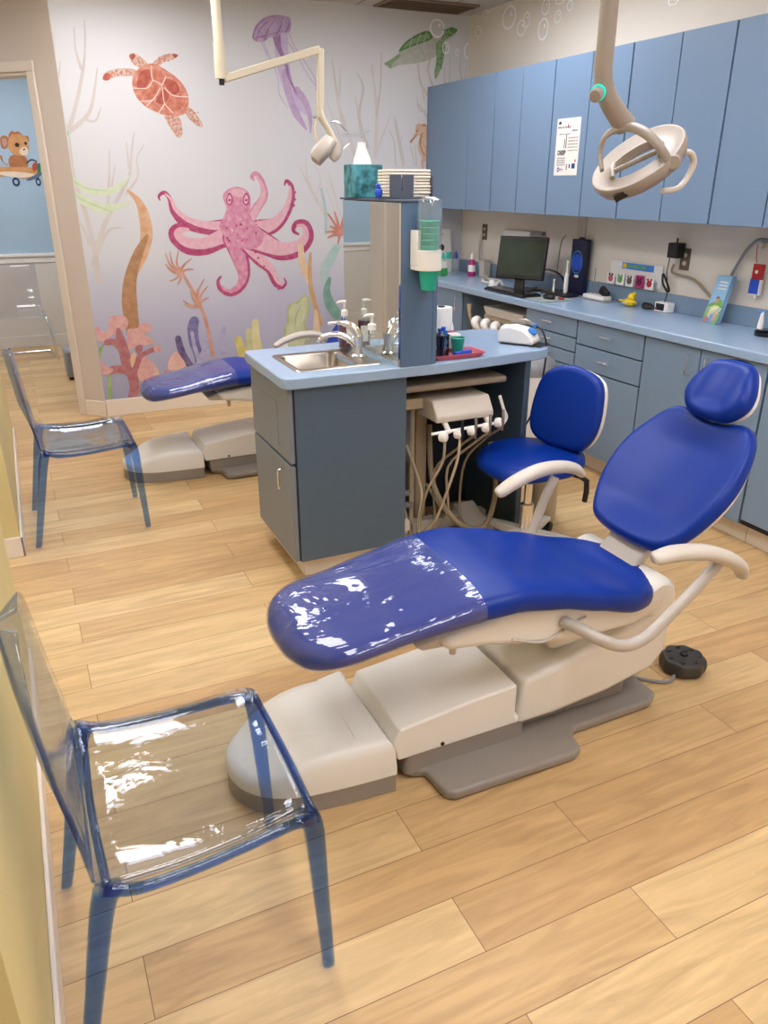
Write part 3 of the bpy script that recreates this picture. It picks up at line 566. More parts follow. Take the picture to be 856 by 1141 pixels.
basecab(3.104, 3.656, [(3.104, 3.656, .728, .866, 'h', 0), (3.104, 3.656, .59, .728, 'h', 0), (3.104, 3.656, .105, .59, 'n', 0)], 'base cabinet with two drawers over a plain door behind the stool')
basecab(2.335, 3.10, [(2.72, 3.10, .105, .866, 'v', 2.775), (2.335, 2.72, .105, .866, 'v', 2.665)], 'base cabinet with two tall doors and paired upright handles')
basecab(1.30, 2.331, [(1.85, 2.331, .13, .866, 'n', 0), (1.30, 1.85, .13, .866, 'n', 0)], 'base cabinet behind the headrest at the right edge of the photo')
wt = thing('worktop', 'long blue laminate worktop with upstand along the right wall', 'worktop', (3.17, 3.6, .866))
MB().box(2.912, XR-.001, 1.30, YB-.001, .866, .91).build('top', 'top', wt, bevel=.006)
MB().box(XR-.02, XR-.001, 1.30, YB-.002, .91, 1.005).build('upstand', 'cab', wt, bevel=.003)
struct(MB().box(XR-.012, XR, 1.3, 4.99, 0, .10), 'baseboard_right', 'base')

# paper notice on an upper cabinet door
n0 = atX(621, 133, XU); n1 = atX(645, 195, XU)
t = thing('paper_notice', 'white printed notice taped to a blue upper cabinet door', 'notice', (XU, 4.1, 1.63))
ya, yb, za, zb = 4.205, 3.985, 1.632, 1.937
MB().box(XU-.0018, XU-.0004, yb, ya, za, zb).build('sheet', 'paper', t)
nx, ny = Vector((0, -1, 0)), Vector((0, 0, 1))
def nt_(s, size, u, v, m='ink'): return text('print', s, size, Vector((XU-.002, ya-u*(ya-yb), zb-v*(zb-za))), nx, ny, m, t, bold=.045 if size > .02 else .02)
nt_('what to do and', .020, .32, .15); nt_('DENTAL', .014, .78, .22, 'inkb')
nt_('Bring your own brush or', .011, .38, .27); nt_('DEEP', .034, .28, .60); nt_('Dee', .032, .26, .90, 'inkb')
for i in range(5): nt_('instructions for care', .011, .74, .34+i*.055)
for i in range(4): nt_('daily brushing steps', .010, .28, .69+i*.04)
mb = MB()
def nb(u0, u1, v0, v1, mb): mb.box(XU-.0024, XU-.0018, ya-u1*(ya-yb), ya-u0*(ya-yb), zb-v1*(zb-za), zb-v0*(zb-za))
nb(.07, .18, .05, .10, mb); nb(.36, .39, .36, .52, mb); nb(.43, .46, .28, .52, mb); nb(.53, .56, .80, .90, mb); mb.build('print', 'ink', t)
mb = MB(); nb(.64, .69, .80, .87, mb); nb(.76, .90, .79, .88, mb); mb.build('print', 'inkb', t)
mb = MB(); nb(.46, .50, .10, .17, mb); nb(.87, .92, .72, .77, mb); mb.build('print', 'inkr', t)

# ------------------------------------------------------------------ island
IZ = .905; IX0 = .925
t = thing('island_cabinet', 'slate-blue sink cabinet of the island on a cream plinth', 'cabinet', (1.17, 3.1, 0))
mbs(MB().box(IX0, 1.415, 2.832, 3.37, .10, .74), MB().box(IX0, 1.415, 2.832, 2.85, .74, .86), MB().box(IX0, IX0+.018, 2.85, 3.37, .74, .86), MB().box(1.397, 1.415, 2.85, 3.37, .74, .86), MB().box(IX0+.018, 1.397, 3.352, 3.37, .74, .86)).build('body', 'cabI', t, bevel=.002)
MB().box(.955, 1.40, 2.89, 3.34, 0, .10).build('plinth', 'base', t, bevel=.004)
MB().box(.918, .926, 2.836, 3.366, .105, .856).build('door_gap', 'dark', t)
d = MB().box(.900, .919, 2.838, 3.37, .545, .855).build('drawer', 'cabG', t, bevel=.002)
MB().box(.8985, .9005, 2.99, 3.25, .58, .77).build('access_panel', 'cabG', d, bevel=.0006)
d = MB().box(.900, .919, 2.838, 3.37, .105, .533).build('door', 'cabG', t, bevel=.002)
handle(MB(), .900, 2.935, .455, .085, True).build('handle', 'chrome', d)
t = thing('island_end_panel', 'blue panel carrying the right end of the island counter', 'panel', (2.06, 3.1, 0))
MB().box(2.045, 2.075, 2.89, 3.40, .0, .86).build('panel', 'cabI', t, bevel=.002)
MB().box(1.415, 2.045, 3.37, 3.39, .0, .86).build('back_panel', 'dark', t)  # dark colour stands in for the black shade inside the knee space
# counter with a cut-out for the sink
out = [(.90, 2.80), (1.55, 2.80), (2.10, 2.86), (2.16, 2.885), (2.19, 2.95), (2.19, 3.38), (2.175, 3.425), (2.13, 3.44), (.92, 3.40), (.885, 3.395), (.88, 3.36), (.872, 2.84), (.88, 2.81)]
SX0, SX1, SY0, SY1 = .985, 1.235, 2.915, 3.205
t = thing('island_counter', 'light blue laminate counter top of the island with rounded corners', 'worktop', (1.5, 3.1, .86))
def ringholes(outer, hole, z0, z1):
    bm = bmesh.new()
    def loop(P): vs = [bm.verts.new((x, y, z1)) for x, y in P]; return [bm.edges.new((vs[i], vs[(i+1) % len(vs)])) for i in range(len(vs))]
    es = loop(outer)+loop(hole); bmesh.ops.triangle_fill(bm, edges=es, use_beauty=True)
    g = bmesh.ops.extrude_face_region(bm, geom=bm.faces[:]); vs = [e for e in g['geom'] if isinstance(e, bmesh.types.BMVert)]
    bmesh.ops.translate(bm, verts=vs, vec=(0, 0, z0-z1))
    bm.verts.index_update(); mb = MB(); mb.add([v.co.copy() for v in bm.verts], [tuple(v.index for v in f.verts) for f in bm.faces]); bm.free(); return mb
ringholes(out, [(SX0, SY0), (SX1, SY0), (SX1, SY1), (SX0, SY1)], .86, IZ).build('top', 'top', t, bevel=.005)
t = thing('sink', 'stainless steel drop-in sink in the island counter', 'sink', (1.11, 3.06, .80))
def rr(x0, x1, y0, y1, r, k=5):
    o = []
    for cx, cy, a0 in ((x1-r, y1-r, 0), (x0+r, y1-r, 90), (x0+r, y0+r, 180), (x1-r, y0+r, 270)):
        for i in range(k+1): a = math.radians(a0+90*i/k); o.append((cx+r*math.cos(a), cy+r*math.sin(a)))
    return o
rgs = [(rr(.958, 1.335, 2.888, 3.235, .02), IZ+.0008), (rr(.961, 1.332, 2.891, 3.232, .02), IZ+.005), (rr(.98, 1.245, 2.91, 3.21, .03), IZ+.005), (rr(.986, 1.236, 2.918, 3.20, .035), IZ-.001), (rr(.992, 1.229, 2.925, 3.195, .04), IZ-.12), (rr(1.02, 1.20, 2.95, 3.17, .04), IZ-.135), (rr(1.10, 1.12, 3.05, 3.07, .01), IZ-.137)]
MB().rings([[Vector((x, y, z)) for x, y in p] for p, z in rgs], cap=False).build('basin', 'steel', t, ang=60)
MB().lathe([(0, 0), (.025, 0), (.022, .004), (0, .002)], (1.11, 3.06, IZ-.137), 16).build('drain', 'chrome', t)
t = thing('faucet', 'chrome single-lever tap arching over the island sink', 'faucet', (1.29, 3.06, IZ+.005))
MB().lathe([(.030, 0), (.031, .006), (.023, .012), (.021, .05), (.024, .075), (.024, .09), (0, .093)], (1.29, 3.05, IZ+.005), 20).build('body', 'chrome', t)
MB().tube([(1.29,3.05,.945), (1.255,3.06,.985), (1.20,3.075,1.008), (1.145,3.09,.995), (1.13,3.094,.975)], [.017,.015,.0125,.012,.011], 12).build('spout', 'chrome', t)
MB().tube([(1.295,3.05,.99), (1.27,3.06,1.035), (1.225,3.085,1.052), (1.175,3.10,1.052)], [.022,.018,.010,.008], 12).build('lever', 'chrome', t)

# tower on the island with the mirror
TX0, TX1, TY0, TY1, TZ = 1.37, 1.535, 2.80, 3.375, 1.528
t = thing('divider_tower', 'tall slate-blue divider standing on the island counter', 'divider', (1.45, 3.08, IZ))
MB().box(TX0, 1.512, TY0, TY1, IZ, TZ).build('body', 'towr', t, bevel=.0015)
MB().box(1.514, TX1, TY0+.004, TY1, IZ, TZ).build('side_board', 'towr', t, bevel=.0015)
MB().box(TX0-.012, TX1+.004, TY0-.004, TY1+.02, TZ, TZ+.008).build('top_board', 'greyb', t, bevel=.002)
single(MB().box(TX0-.008, TX0-.001, TY0+.004, TY1-.005, IZ+.002, TZ-.003), 'mirror', 'mir', 'tall frameless mirror on the left side of the island divider', 'mirror')
TT = TZ+.0082
# cup dispenser on the tower front
cx, cy = 1.458, 2.742
t = thing('cup_dispenser', 'wall cup dispenser with clear tube and white collar on the divider', 'cup dispenser', (cx, cy, 1.285))
MB().lathe([(.047, 1.355), (.047, 1.52), (.042, 1.538), (.024, 1.547), (.0, 1.548), (0, 1.5455), (.023, 1.5445), (.040, 1.536), (.045, 1.518), (.045, 1.355)], (cx, cy, 0), 28).build('tube', 'acry', t)
U = [(cx+.050*math.cos(a), cy+.044*math.sin(a)) for a in [PI+PI*i/12 for i in range(13)]]+[(cx+.050, TY0-.001), (cx-.050, TY0-.001)]
MB().prism(U, XYZ, 1.285, 1.36).build('collar', 'shell', t, bevel=.002)
MB().box(cx-.052, cx-.034, cy+.0, TY0-.001, 1.30, 1.43).build('back_bracket', 'shell', t, bevel=.003)
for i in range(9):
    z = 1.215+i*.0245 if i else 1.213
    single(MB().lathe([(0, 0), (.028, 0), (.037, .068), (.0385, .07), (.037, .072), (.035, .068), (.0265, .003), (0, .003)], (cx, cy, 1.213+(i+.001)*.0225), 22), 'paper_cup', 'teal', 'teal cup in the stack inside the clear dispenser tube', 'cup', 'teal cups nested in the dispenser')
# things on the tower top
t = thing('tissue_box', 'teal patterned tissue box on top of the divider', 'tissue box', (1.40, 3.22, TT))
MB().box(1.345, 1.475, 3.20, 3.31, TT+.001, TT+.128).build('box', 'tissuebox', t, bevel=.002)
MB().rings([[Vector((1.402+w*math.cos(2*PI*i/12)*(1+.35*math.sin(3*i+z*9)), 3.25+w*.55*math.sin(2*PI*i/12)*(1+.3*math.cos(5*i)), TT+z)) for i in range(12)] for z, w in ((.12,.036),(.15,.03),(.175,.02),(.20,.014),(.212,.014))]).build('tissue', 'paper', t)
t = thing('napkin_holder', 'slate plastic holder clasping folded towels on top of the divider', 'napkin holder', (1.46, 3.0, TT))
MB().prism([(1.372, .005), (1.472, .005), (1.472, .088), (1.426, .088), (1.4235, .03), (1.4205, .03), (1.418, .088), (1.372, .088)], lambda u, v, h: V((u, 2.905+h, TT+v)), 0, .009).build('front_plate', 'greyb', t, bevel=.001)
MB().box(1.372, 1.565, 2.905, 3.06, TT, TT+.005).build('base', 'greyb', t, bevel=.001)
MB().box(1.556, 1.564, 2.915, 3.05, TT+.002, TT+.085).build('back_plate', 'greyb', t, bevel=.003)
for i in range(9):
    z = TT+.006+i*.0113
    P = [(1.378+R.random()*.003, 2.922+R.random()*.003), (1.552+R.random()*.004, 2.918+R.random()*.005), (1.552, 3.045), (1.38, 3.045)]
    single(MB().prism(P, XYZ, z, z+.0095), 'folded_towel', 'towel', 'white folded paper towel in the pile held by the slate holder', 'towel', 'folded towels on the divider', bevel=.0035)
t = thing('toy_figure', 'small blue round toy beside the tissue box', 'toy', (1.352, 2.96, TT))
MB().ball((1.352, 2.97, TT+.022), .016, .016, .022).build('body', 'bluec', t); MB().ball((1.348, 2.968, TT+.046), .011).build('head', 'bluec', t); MB().ball((1.343, 2.957, TT+.05), .003).build('eye', 'black', t)
# bottles by the sink
def pump(x, y, z, h, r, m, label, fill, fl):
    t = thing('pump_bottle', label, 'bottle', (x, y, z))
    MB().lathe([(0, 0), (r*.95, 0), (r, .006), (r, h*.52), (r*.8, h*.62), (r*.42, h*.68), (r*.42, h*.74)], (x, y, z), 22).build('bottle', m, t)
    MB().lathe([(0, .003), (r*.88, .004), (r*.9, h*fl), (0, h*fl)], (x, y, z), 20).build('liquid', fill, t)
    MB().lathe([(r*.5, h*.68), (r*.5, h*.79), (r*.3, h*.81), (.005, h*.82), (.005, h*.95), (0, h*.955)], (x, y, z), 16).build('collar', 'wp', t)
    MB().tube([(x+.006, y, z+h*.97), (x-.02, y, z+h*.98), (x-.036, y, z+h*.955)], [.008, .006, .004], 8).build('nozzle', 'wp', t)
    return t
pump(1.30, 2.925, IZ+.001, .20, .034, 'bottle', 'clear pump soap bottle in front of the mirror', 'acry', .35)
tb = pump(1.315, 3.26, IZ+.001, .21, .030, 'bottle', 'pump bottle of dark purple liquid behind the tap', 'purple', .56)
MB().box(1.31, 1.345, 3.222, 3.229, IZ+.03, IZ+.10).build('paper_label', 'wp', tb, bevel=.001)
# things on the right half of the counter
t = thing('tray', 'pink instrument tray on the island counter', 'tray', (1.67, 2.93, IZ))
o_ = rr(1.545, 1.80, 2.835, 2.965, .02)
rg = [[Vector((1.672+(x-1.672)*s, 2.90+(y-2.90)*s, z)) for x, y in o_] for s, z in ((.86, IZ+.001), (.98, IZ+.018), (1.03, IZ+.02), (1.03, IZ+.016), (.985, IZ+.012))]
rg = [[Vector((1.672+(x-1.672)*s, 2.90+(y-2.90)*s, z)) for x, y in o_] for s, z in ((.86, IZ+.001), (1.0, IZ+.018), (1.03, IZ+.018), (1.03, IZ+.021), (.985, IZ+.021), (.85, IZ+.005))]
MB().rings(rg).build('tray_body', 'pink', t)
t = thing('pen_pot', 'black mesh pot full of dark tools on the pink tray', 'pot', (1.61, 2.90, IZ+.006))
mb = MB()
for z in (.0, .085): mb.tube([(1.612+.036*math.cos(2*PI*i/20), 2.905+.036*math.sin(2*PI*i/20), IZ+.009+z) for i in range(20)], .003, 6, close=True, smooth=1)
for i in range(26):
    a0 = 2*PI*i/26
    for s in (1, -1): mb.tube([(1.612+.034*math.cos(a0+s*k*.12), 2.905+.034*math.sin(a0+s*k*.12), IZ+.009+.0283*k) for k in range(4)], .0011, 4, smooth=1)
mb.cyl((1.612, 2.905, IZ+.006), (1.612, 2.905, IZ+.009), .036).build('mesh_pot', 'black', t)
for i, (dx, dy, h, m) in enumerate([(.0,.01,.12,'deepb'),(.012,-.008,.115,'cyan'),(-.014,.0,.11,'deepb'),(-.004,-.014,.10,'black'),(.018,.008,.105,'black'),(-.02,-.01,.11,'greyb')]):
    tt = thing('handle_tool', ['blue handled tool, tallest in the mesh pot','cyan handled tool at the front of the mesh pot','deep blue tool at the left of the mesh pot','black tool at the front of the mesh pot','black tool at the right of the mesh pot','slate tool at the far left of the mesh pot'][i], 'tool', (1.612+dx, 2.905+dy, IZ+.01), 'tools in the mesh pot')
    MB().tube([(1.612+dx*.6, 2.905+dy*.6, IZ+.010), (1.612+dx*1.1, 2.905+dy*1.1, IZ+h*.7), (1.612+dx*1.5, 2.905+dy*1.5, IZ+h)], [.004, .006, .009], 8).build('shaft', m, tt)
tc = thing('drinking_cup', 'teal plastic cup standing on the pink tray', 'cup', (1.70, 2.93, IZ+.006))
MB().lathe([(0, 0), (.023, 0), (.031, .065), (.034, .068), (.031, .069), (.021, .003), (0, .003)], (1.705, 2.925, IZ+.006), 24).build('cup_body', 'teal', tc)
single(MB().obox((1.70, 2.87, IZ+.018), Vector((.045, .012, 0)), Vector((-.004, .012, 0)), Vector((0, 0, .010))), 'tube_pack', 'bluec', 'flat blue packet at the front of the pink tray', 'packet', bevel=.004)
t = thing('white_tub', 'small white round tub with cream lid behind the teal cup', 'tub', (1.74, 3.03, IZ))
MB().lathe([(0, 0), (.03, 0), (.031, .055), (0, .056)], (1.745, 3.03, IZ+.001), 22).build('tub', 'shell', t); MB().lathe([(.033, .05), (.033, .066), (.028, .07), (0, .07)], (1.745, 3.03, IZ+.001), 22).build('lid', 'shell', t)
t = thing('paper_roll', 'white paper towel roll standing behind the divider', 'roll', (1.84, 3.34, IZ))
p0 = (1.845, 3.33)
MB().lathe([(.018, 0), (.052, 0), (.054, .004), (.054, .135), (.052, .14), (.018, .14)], (p0[0], p0[1], IZ+.001), 28).build('roll', 'paper', t, bevel=.001)
MB().lathe([(.0, .0), (.017, .0), (.017, .145), (0, .146)], (p0[0], p0[1], IZ+.001), 14).build('core', 'black', t)
t = thing('dropper_bottle', 'small white-capped bottle of pink liquid by the paper roll', 'bottle', (1.83, 3.22, IZ))
MB().lathe([(0, 0), (.017, 0), (.017, .045), (.008, .055), (0, .056)], (1.83, 3.20, IZ+.001), 16).build('bottle', 'pink', t); MB().lathe([(.010, .05), (.010, .066), (.004, .088), (0, .09)], (1.83, 3.20, IZ+.001), 14).build('cap', 'wp', t)
t = thing('glass_vial', 'thin clear vial with blue cap left of the dropper bottle', 'vial', (1.785, 3.21, IZ))
MB().lathe([(0, 0), (.010, 0), (.010, .055), (0, .056)], (1.787, 3.2, IZ+.001), 12).build('vial', 'bottle', t); MB().lathe([(.011, .05), (.011, .07), (0, .07)], (1.787, 3.2, IZ+.001), 12).build('cap', 'bluec', t)
# curing light / scaler unit
t = thing('scaler_unit', 'white scaler unit with blue dial on the island corner', 'scaler', (2.10, 3.02, IZ))
q = Vector((2.095, 3.03, IZ)); ux = Vector((.55, -.835, 0)).normalized(); uy = Vector((.835, .55, 0)).normalized()
prof = [(-.085, .004), (.085, .004), (.088, .022), (.07, .048), (.03, .072), (-.03, .082), (-.075, .075), (-.088, .05)]
MB().prism(prof, lambda u, v, h: q + ux*u + uy*h + Vector((0, 0, v)), -.05, .05).build('case', 'wp', t, bevel=.010, seg=3)
dc = q + ux*.062 - uy*.0 + Vector((0, 0, .057)); dn = (ux*.55+Vector((0, 0, .8))).normalized()
MB().lathe([(.022, 0), (.021, .010), (.012, .013), (0, .013)], dc, 20, dn).build('dial', 'cyan', t)
MB().obox(q+ux*.03+Vector((0,0,.002)), ux*.1, uy*.055, Vector((0,0,.0018))).build('foot', 'black', t)
hp = MB().tube([q+ux*(-.06)+uy*.045+Vector((0,0,.09)), q+ux*.01+uy*.045+Vector((0,0,.10)), q+ux*.055+uy*.04+Vector((0,0,.083))], [.004,.006,.007], 8).build('handpiece', 'steel', t)
MB().ball(q+ux*.06+uy*.04+Vector((0,0,.082)), .010).build('handpiece_tip', 'cyan', t)
c_ = [q+ux*.065+uy*.04+Vector((0,0,.08)), q+ux*.11+uy*.02+Vector((0,0,.055)), q+ux*.135+uy*.01+Vector((0,0,-.02)), q+ux*.13+Vector((0,0,-.16)), q+ux*.11+Vector((0,0,-.28)), q+ux*.05+Vector((0,0,-.42))]
MB().tube(c_, .0042, 8).build('cord', 'black', t)

# ------------------------------------------------------------------ delivery unit in the island's knee space
t = thing('delivery_unit', 'cream instrument delivery unit with hanging handpieces under the island counter', 'dental unit', (1.70, 3.05, 0))
MB().box(1.42, 1.93, 2.86, 3.30, .775, .805).build('shelf', 'taupe', t, bevel=.010, seg=3)  # tan shelf, its colour darkened for the shadow under the counter
hd = [(2.80, .645), (2.80, .672), (2.845, .735), (3.10, .735), (3.10, .645)]
MB().prism(hd, lambda u, v, h: Vector((h, u, v)), 1.545, 1.83).build('head', 'arm', t, bevel=.008, seg=3)
MB().box(1.44, 1.60, 2.93, 3.10, .68, .73).build('head_bracket', 'beige', t, bevel=.006)
MB().box(1.60, 1.66, 3.10, 3.16, .06, .78).build('post', 'beige', t, bevel=.006)  # darker beige puts the knee-space shade into the colour
MB().box(1.52, 1.545, 3.0, 3.04, .05, .70).build('rail', 'beige', t, bevel=.005)
MB().box(1.43, 1.95, 3.0, 3.06, .04, .10).build('foot_rail', 'arm', t, bevel=.006)
p_ = [atY(481, 484, 2.79), atY(520, 478, 2.79), atY(560, 470, 2.79)]
MB().tube([p_[0], p_[2]], .007, 8, smooth=1).build('holder_bar', 'wp', t)
for a_, b_ in (((492, 463), (501, 483)), ((538, 456), (546, 475))): MB().tube([atY(*a_, 2.83), atY(*b_, 2.795)], .012, 10, smooth=1).build('arm', 'wp', t)
hpx = [(494, 487), (511, 483.5), (526, 480), (542, 476.5), (556, 471)]
fl = [(1.46, 2.75), (1.52, 2.95), (1.60, 2.85), (1.68, 2.98), (1.72, 2.80)]
for i, (a_, b_) in enumerate(hpx):
    c_ = atY(a_, b_, 2.78)
    hdr = MB().lathe([(.010, -.02), (.020, -.014), (.023, 0), (.020, .014), (.010, .02)], c_, 16, (.5, -.75, .1)).build('holder', 'wp', t)
    if i in (1, 2, 3, 4):
        MB().tube([c_+Vector((.005,-.02,-.03)), c_+Vector((.008,-.018,.02)), c_+Vector((.012,-.01,.062))], [.006,.0075,.006], 8).build('handpiece', 'steel' if i != 1 else 'black', hdr)
    g = fl[i]; s = R.random()
    P = [c_+Vector((0,-.015,-.02)), c_+Vector((-.012,-.02 if i < 2 else .10,-.11)), c_+Vector((-.04-.04*s,.0 if i < 2 else .20,-.24)), Vector((c_.x-.07, 2.85 if i < 2 else 2.97, .16)), Vector((g[0], g[1], .03)), Vector((g[0]+.16, g[1]-.06, .02)), Vector((g[0]+.30, g[1]+.08, .03)), Vector((1.75, 3.02, .10)), Vector((1.66, 3.1, .25))]
    MB().tube(P, .0062, 8).build('hose', 'hose2' if i % 2 else 'hose', t)
MB().tube([atY(557,441,2.80), atY(561,455,2.79), atY(564,465,2.79), atY(559,473,2.79)], [.007,.007,.009,.010], 8).build('suction_tip', 'wp', t)
t = thing('suction_canister', 'ribbed dark suction canister hanging left in the knee space', 'canister', (1.475, 3.0, .42))
MB().lathe([(0, 0), (.028, 0)]+[(.034+(.004 if i % 2 else 0), .012+i*.012) for i in range(11)]+[(.034, .16), (.036, .22), (.02, .24), (.02, .26), (0, .26)], (1.475, 2.97, .44), 20).build('canister', 'acry', t)
MB().tube([(1.475, 2.97, .70), (1.50, 3.02, .74), (1.56, 3.08, .70), (1.58, 3.10, .5), (1.56, 3.12, .3)], .016, 10).build('pipe', 'darkgrey', t)
MB().lathe([(.05, 0), (.055, .01), (.055, .28), (0, .29)], (1.475, 3.08, .12), 20).build('tank', 'black', t)
mb = MB()
for k in range(3): z = .16+k*.035; MB
hg = 'loose hoses on the floor under the island'
ctl = [[(1.43,2.95,.42),(1.45,2.90,.2),(1.50,2.86,.04),(1.60,2.93,.02),(1.72,2.86,.02),(1.84,2.95,.02),(1.80,3.1,.04)], [(1.45,2.92,.05),(1.52,2.80,.015),(1.62,2.78,.015),(1.70,2.90,.03),(1.60,2.99,.02),(1.50,2.92,.03),(1.58,2.84,.035),(1.75,2.84,.02)],
       [(1.66,3.08,.55),(1.62,2.95,.3),(1.72,2.88,.12),(1.84,2.84,.1),(1.93,2.90,.25),(1.95,3.0,.45)], [(1.42,3.1,.3),(1.47,2.98,.28),(1.53,3.02,.26),(1.58,3.1,.3)], [(1.42,3.1,.25),(1.48,2.97,.22),(1.54,3.02,.2),(1.58,3.1,.25)],
       [(1.44,2.87,.02),(1.50,2.95,.14),(1.47,3.0,.06),(1.60,3.0,.02),(1.74,2.95,.05),(1.86,2.99,.02)], [(1.50,3.0,.5),(1.53,2.9,.3),(1.50,2.86,.12),(1.62,2.82,.02),(1.78,2.80,.02),(1.85,2.88,.02)], [(1.56,2.86,.04),(1.66,2.80,.05),(1.76,2.86,.05),(1.70,2.95,.045),(1.60,2.92,.05),(1.57,2.84,.06),(1.66,2.78,.03)]]
for i, P in enumerate(ctl):
    lab = ['grey hose running down the left side of the knee space','coiled cream hose at the front of the island floor tangle','thick brown-grey hose looping up at the right of the knee space','upper grey pipe behind the black tank','lower grey pipe behind the black tank','thin hose lying against the back of the tangle','hose curling forward from the cream rail','small loop of hose on top of the floor tangle'][i]
    single(MB().tube(P, [.009,.008,.013,.014,.014,.007,.007,.006][i], 8, smooth=6), 'hose', ['hose','hose2','hose','greyp','greyp','hose','hose2','hose2'][i], lab, 'hose', hg)
t = thing('foot_pedal_box', 'cream wedge-shaped foot pedal box on the floor below the island', 'pedal', (1.86, 2.98, 0))
MB().prism([(2.86, .002), (2.86, .05), (3.08, .13), (3.08, .002)], lambda u, v, h: Vector((h, u, v)), 1.80, 1.92).build('housing', 'arm', t, bevel=.008)
MB().box(1.81, 1.91, 2.82, 2.88, .012, .026).build('pedal', 'darkgrey', t, bevel=.004)
single(MB().box(1.418, 1.432, 2.84, 2.85, .14, .21).box(1.416, 1.442, 2.838, 2.852, .15, .20), 'latch_block', 'arm', 'small cream block at the foot of the sink cabinet edge', 'latch', bevel=.002)

# second unit and bin behind the island
t = thing('instrument_cart', 'tan instrument cart with white handpiece holders in the far knee space', 'dental cart', (3.1, 4.6, 0))
MB().box(2.98, 3.30, 4.23, 4.76, .70, .745).build('tray_shelf', 'beige', t, bevel=.012, seg=3)
MB().box(2.97, 3.32, 4.21, 4.74, .765, .785).build('upper_tray', 'arm', t, bevel=.008)
MB().prism([(4.22, .745), (4.70, .745), (4.74, .80), (4.26, .80)], lambda u, v, h: Vector((h, u, v)), 2.96, 3.28).build('folded_liner', 'arm', t, bevel=.005)
MB().box(2.99, 3.04, 4.23, 4.90, .60, .69).build('front_rail', 'beige', t, bevel=.01)
MB().box(3.05, 3.15, 4.45, 4.55, .06, .62).build('column', 'beige', t, bevel=.008)
MB().box(2.95, 3.35, 4.3, 4.75, .02, .07).build('foot', 'beige', t, bevel=.008)
for i in range(5):
    y = 4.80-i*.125; h_ = MB().tube([(2.98, y, .66), (2.94, y-.02, .70), (2.90, y-.05, .685), (2.93, y-.07, .63)], [.024, .028, .026, .016], 10).build('holder', 'wp', t)
    MB().tube([(2.93, y-.03, .64), (2.91, y-.04, .45), (2.95, y-.02, .25)], .009, 8).build('hose', 'hose2', h_)
MB().tube([(3.0, 4.90, .60), (2.95, 4.90, .72), (2.95, 4.91, .79)], [.014, .012, .02], 10).build('arm', 'beige', t)
t = thing('waste_bin', 'white bin with grey domed lid standing beyond the island', 'bin', (2.62, 3.65, 0))
MB().lathe([(.10, 0), (.125, .01), (.14, .55), (.145, .60), (.12, .60), (.12, .3), (0, .3)], (2.62, 3.65, 0), 28).build('bin_body', 'wp', t)
MB().lathe([(.146, .59), (.148, .625), (.13, .665), (.08, .695), (0, .705)], (2.62, 3.65, 0), 28).build('lid', 'greyp', t)

# ------------------------------------------------------------------ things on the long worktop
WZ = .911
t = thing('monitor', 'black flat monitor showing a dark screen on the worktop', 'monitor', (3.15, 4.55, WZ))
mc = V((3.12, 4.55, 1.128)); mx = V((.5, -.866, 0)).normalized(); mz = V((.17, .12, 1)).normalized(); mn = mx.cross(mz).normalized()
BL, BR, TL, TR = atY(553, 300, 4.62), None, None, None
hw, hh = .174, .138
def M3(u, v, d): return mc + mx*u + mz*v + mn*d
MB().obox(M3(0, 0, -.016), mx*hw, mz*hh, mn*.016).build('case', 'black', t, bevel=.006)
MB().obox(M3(0, .004, .0015), mx*(hw-.018), mz*(hh-.022), mn*.001).build('screen', 'screen', t)
MB().obox(M3(0, -.15, -.03), mx*.035, mz*.075, mn*.008).build('neck', 'black', t, bevel=.003)
MB().lathe([(.09, 0), (.088, .010), (.03, .018), (0, .018)], (mc.x+.02, mc.y+.02, WZ), 24).build('foot', 'black', t)
t = thing('keyboard', 'black computer keyboard in front of the monitor', 'keyboard', (3.02, 4.40, WZ))
kx = V((-.02, -1, 0)).normalized(); ky = V((1, -.02, 0)).normalized(); kc = V((3.015, 4.48, WZ+.009))
MB().obox(kc, kx*.235, ky*.075, V((0,0,.008))).build('case', 'black', t, bevel=.004)
mb = MB()
for r_ in range(5):
    for c in range(15): mb.obox(kc+kx*(-.213+c*.0305)+ky*(-.052+r_*.026)+V((0,0,.010)), kx*.0128, ky*.0112, V((0,0,.0035)))
tag(mb.build('key', 'blackg', t), kind='stuff')
single(MB().prism(rr(2.95, 3.19, 4.03, 4.24, .03), XYZ, WZ, WZ+.003), 'mouse_mat', mat('mouse_mat_print', 'a8a8a0', .6, col2='7f9a98', vscale=30), 'patterned grey mouse mat beside the keyboard', 'mouse mat')
t = thing('computer_mouse', 'black computer mouse on the patterned mat', 'mouse', (3.06, 4.14, WZ+.003))
MB().pillow([(.045*math.cos(a)*1.15, .03*math.sin(a)) for a in [2*PI*i/20 for i in range(20)]], lambda u, v, h: V((3.07+v, 4.14+u, WZ+.017+h)), .012, .012, .013, .008).build('body', 'black', t)
MB().box(3.045, 3.05, 4.155, 4.175, WZ+.030, WZ+.036).build('wheel', 'greyp', t)
MB().tube([(3.08, 4.19, WZ+.012), (3.14, 4.25, WZ+.008), (3.2, 4.35, WZ+.008), (3.3, 4.45, WZ+.01)], .0025, 6).build('cord', 'black', t)
single(MB().pillow([(.04*math.cos(a), .03*math.sin(a)) for a in [2*PI*i/14 for i in range(14)]], lambda u, v, h: V((3.12+v*.5, 4.08+u*.7, WZ+.010+h)), .005, .005, .006), 'red_clip', 'red', 'small red item lying beside the computer mouse', 'holder')
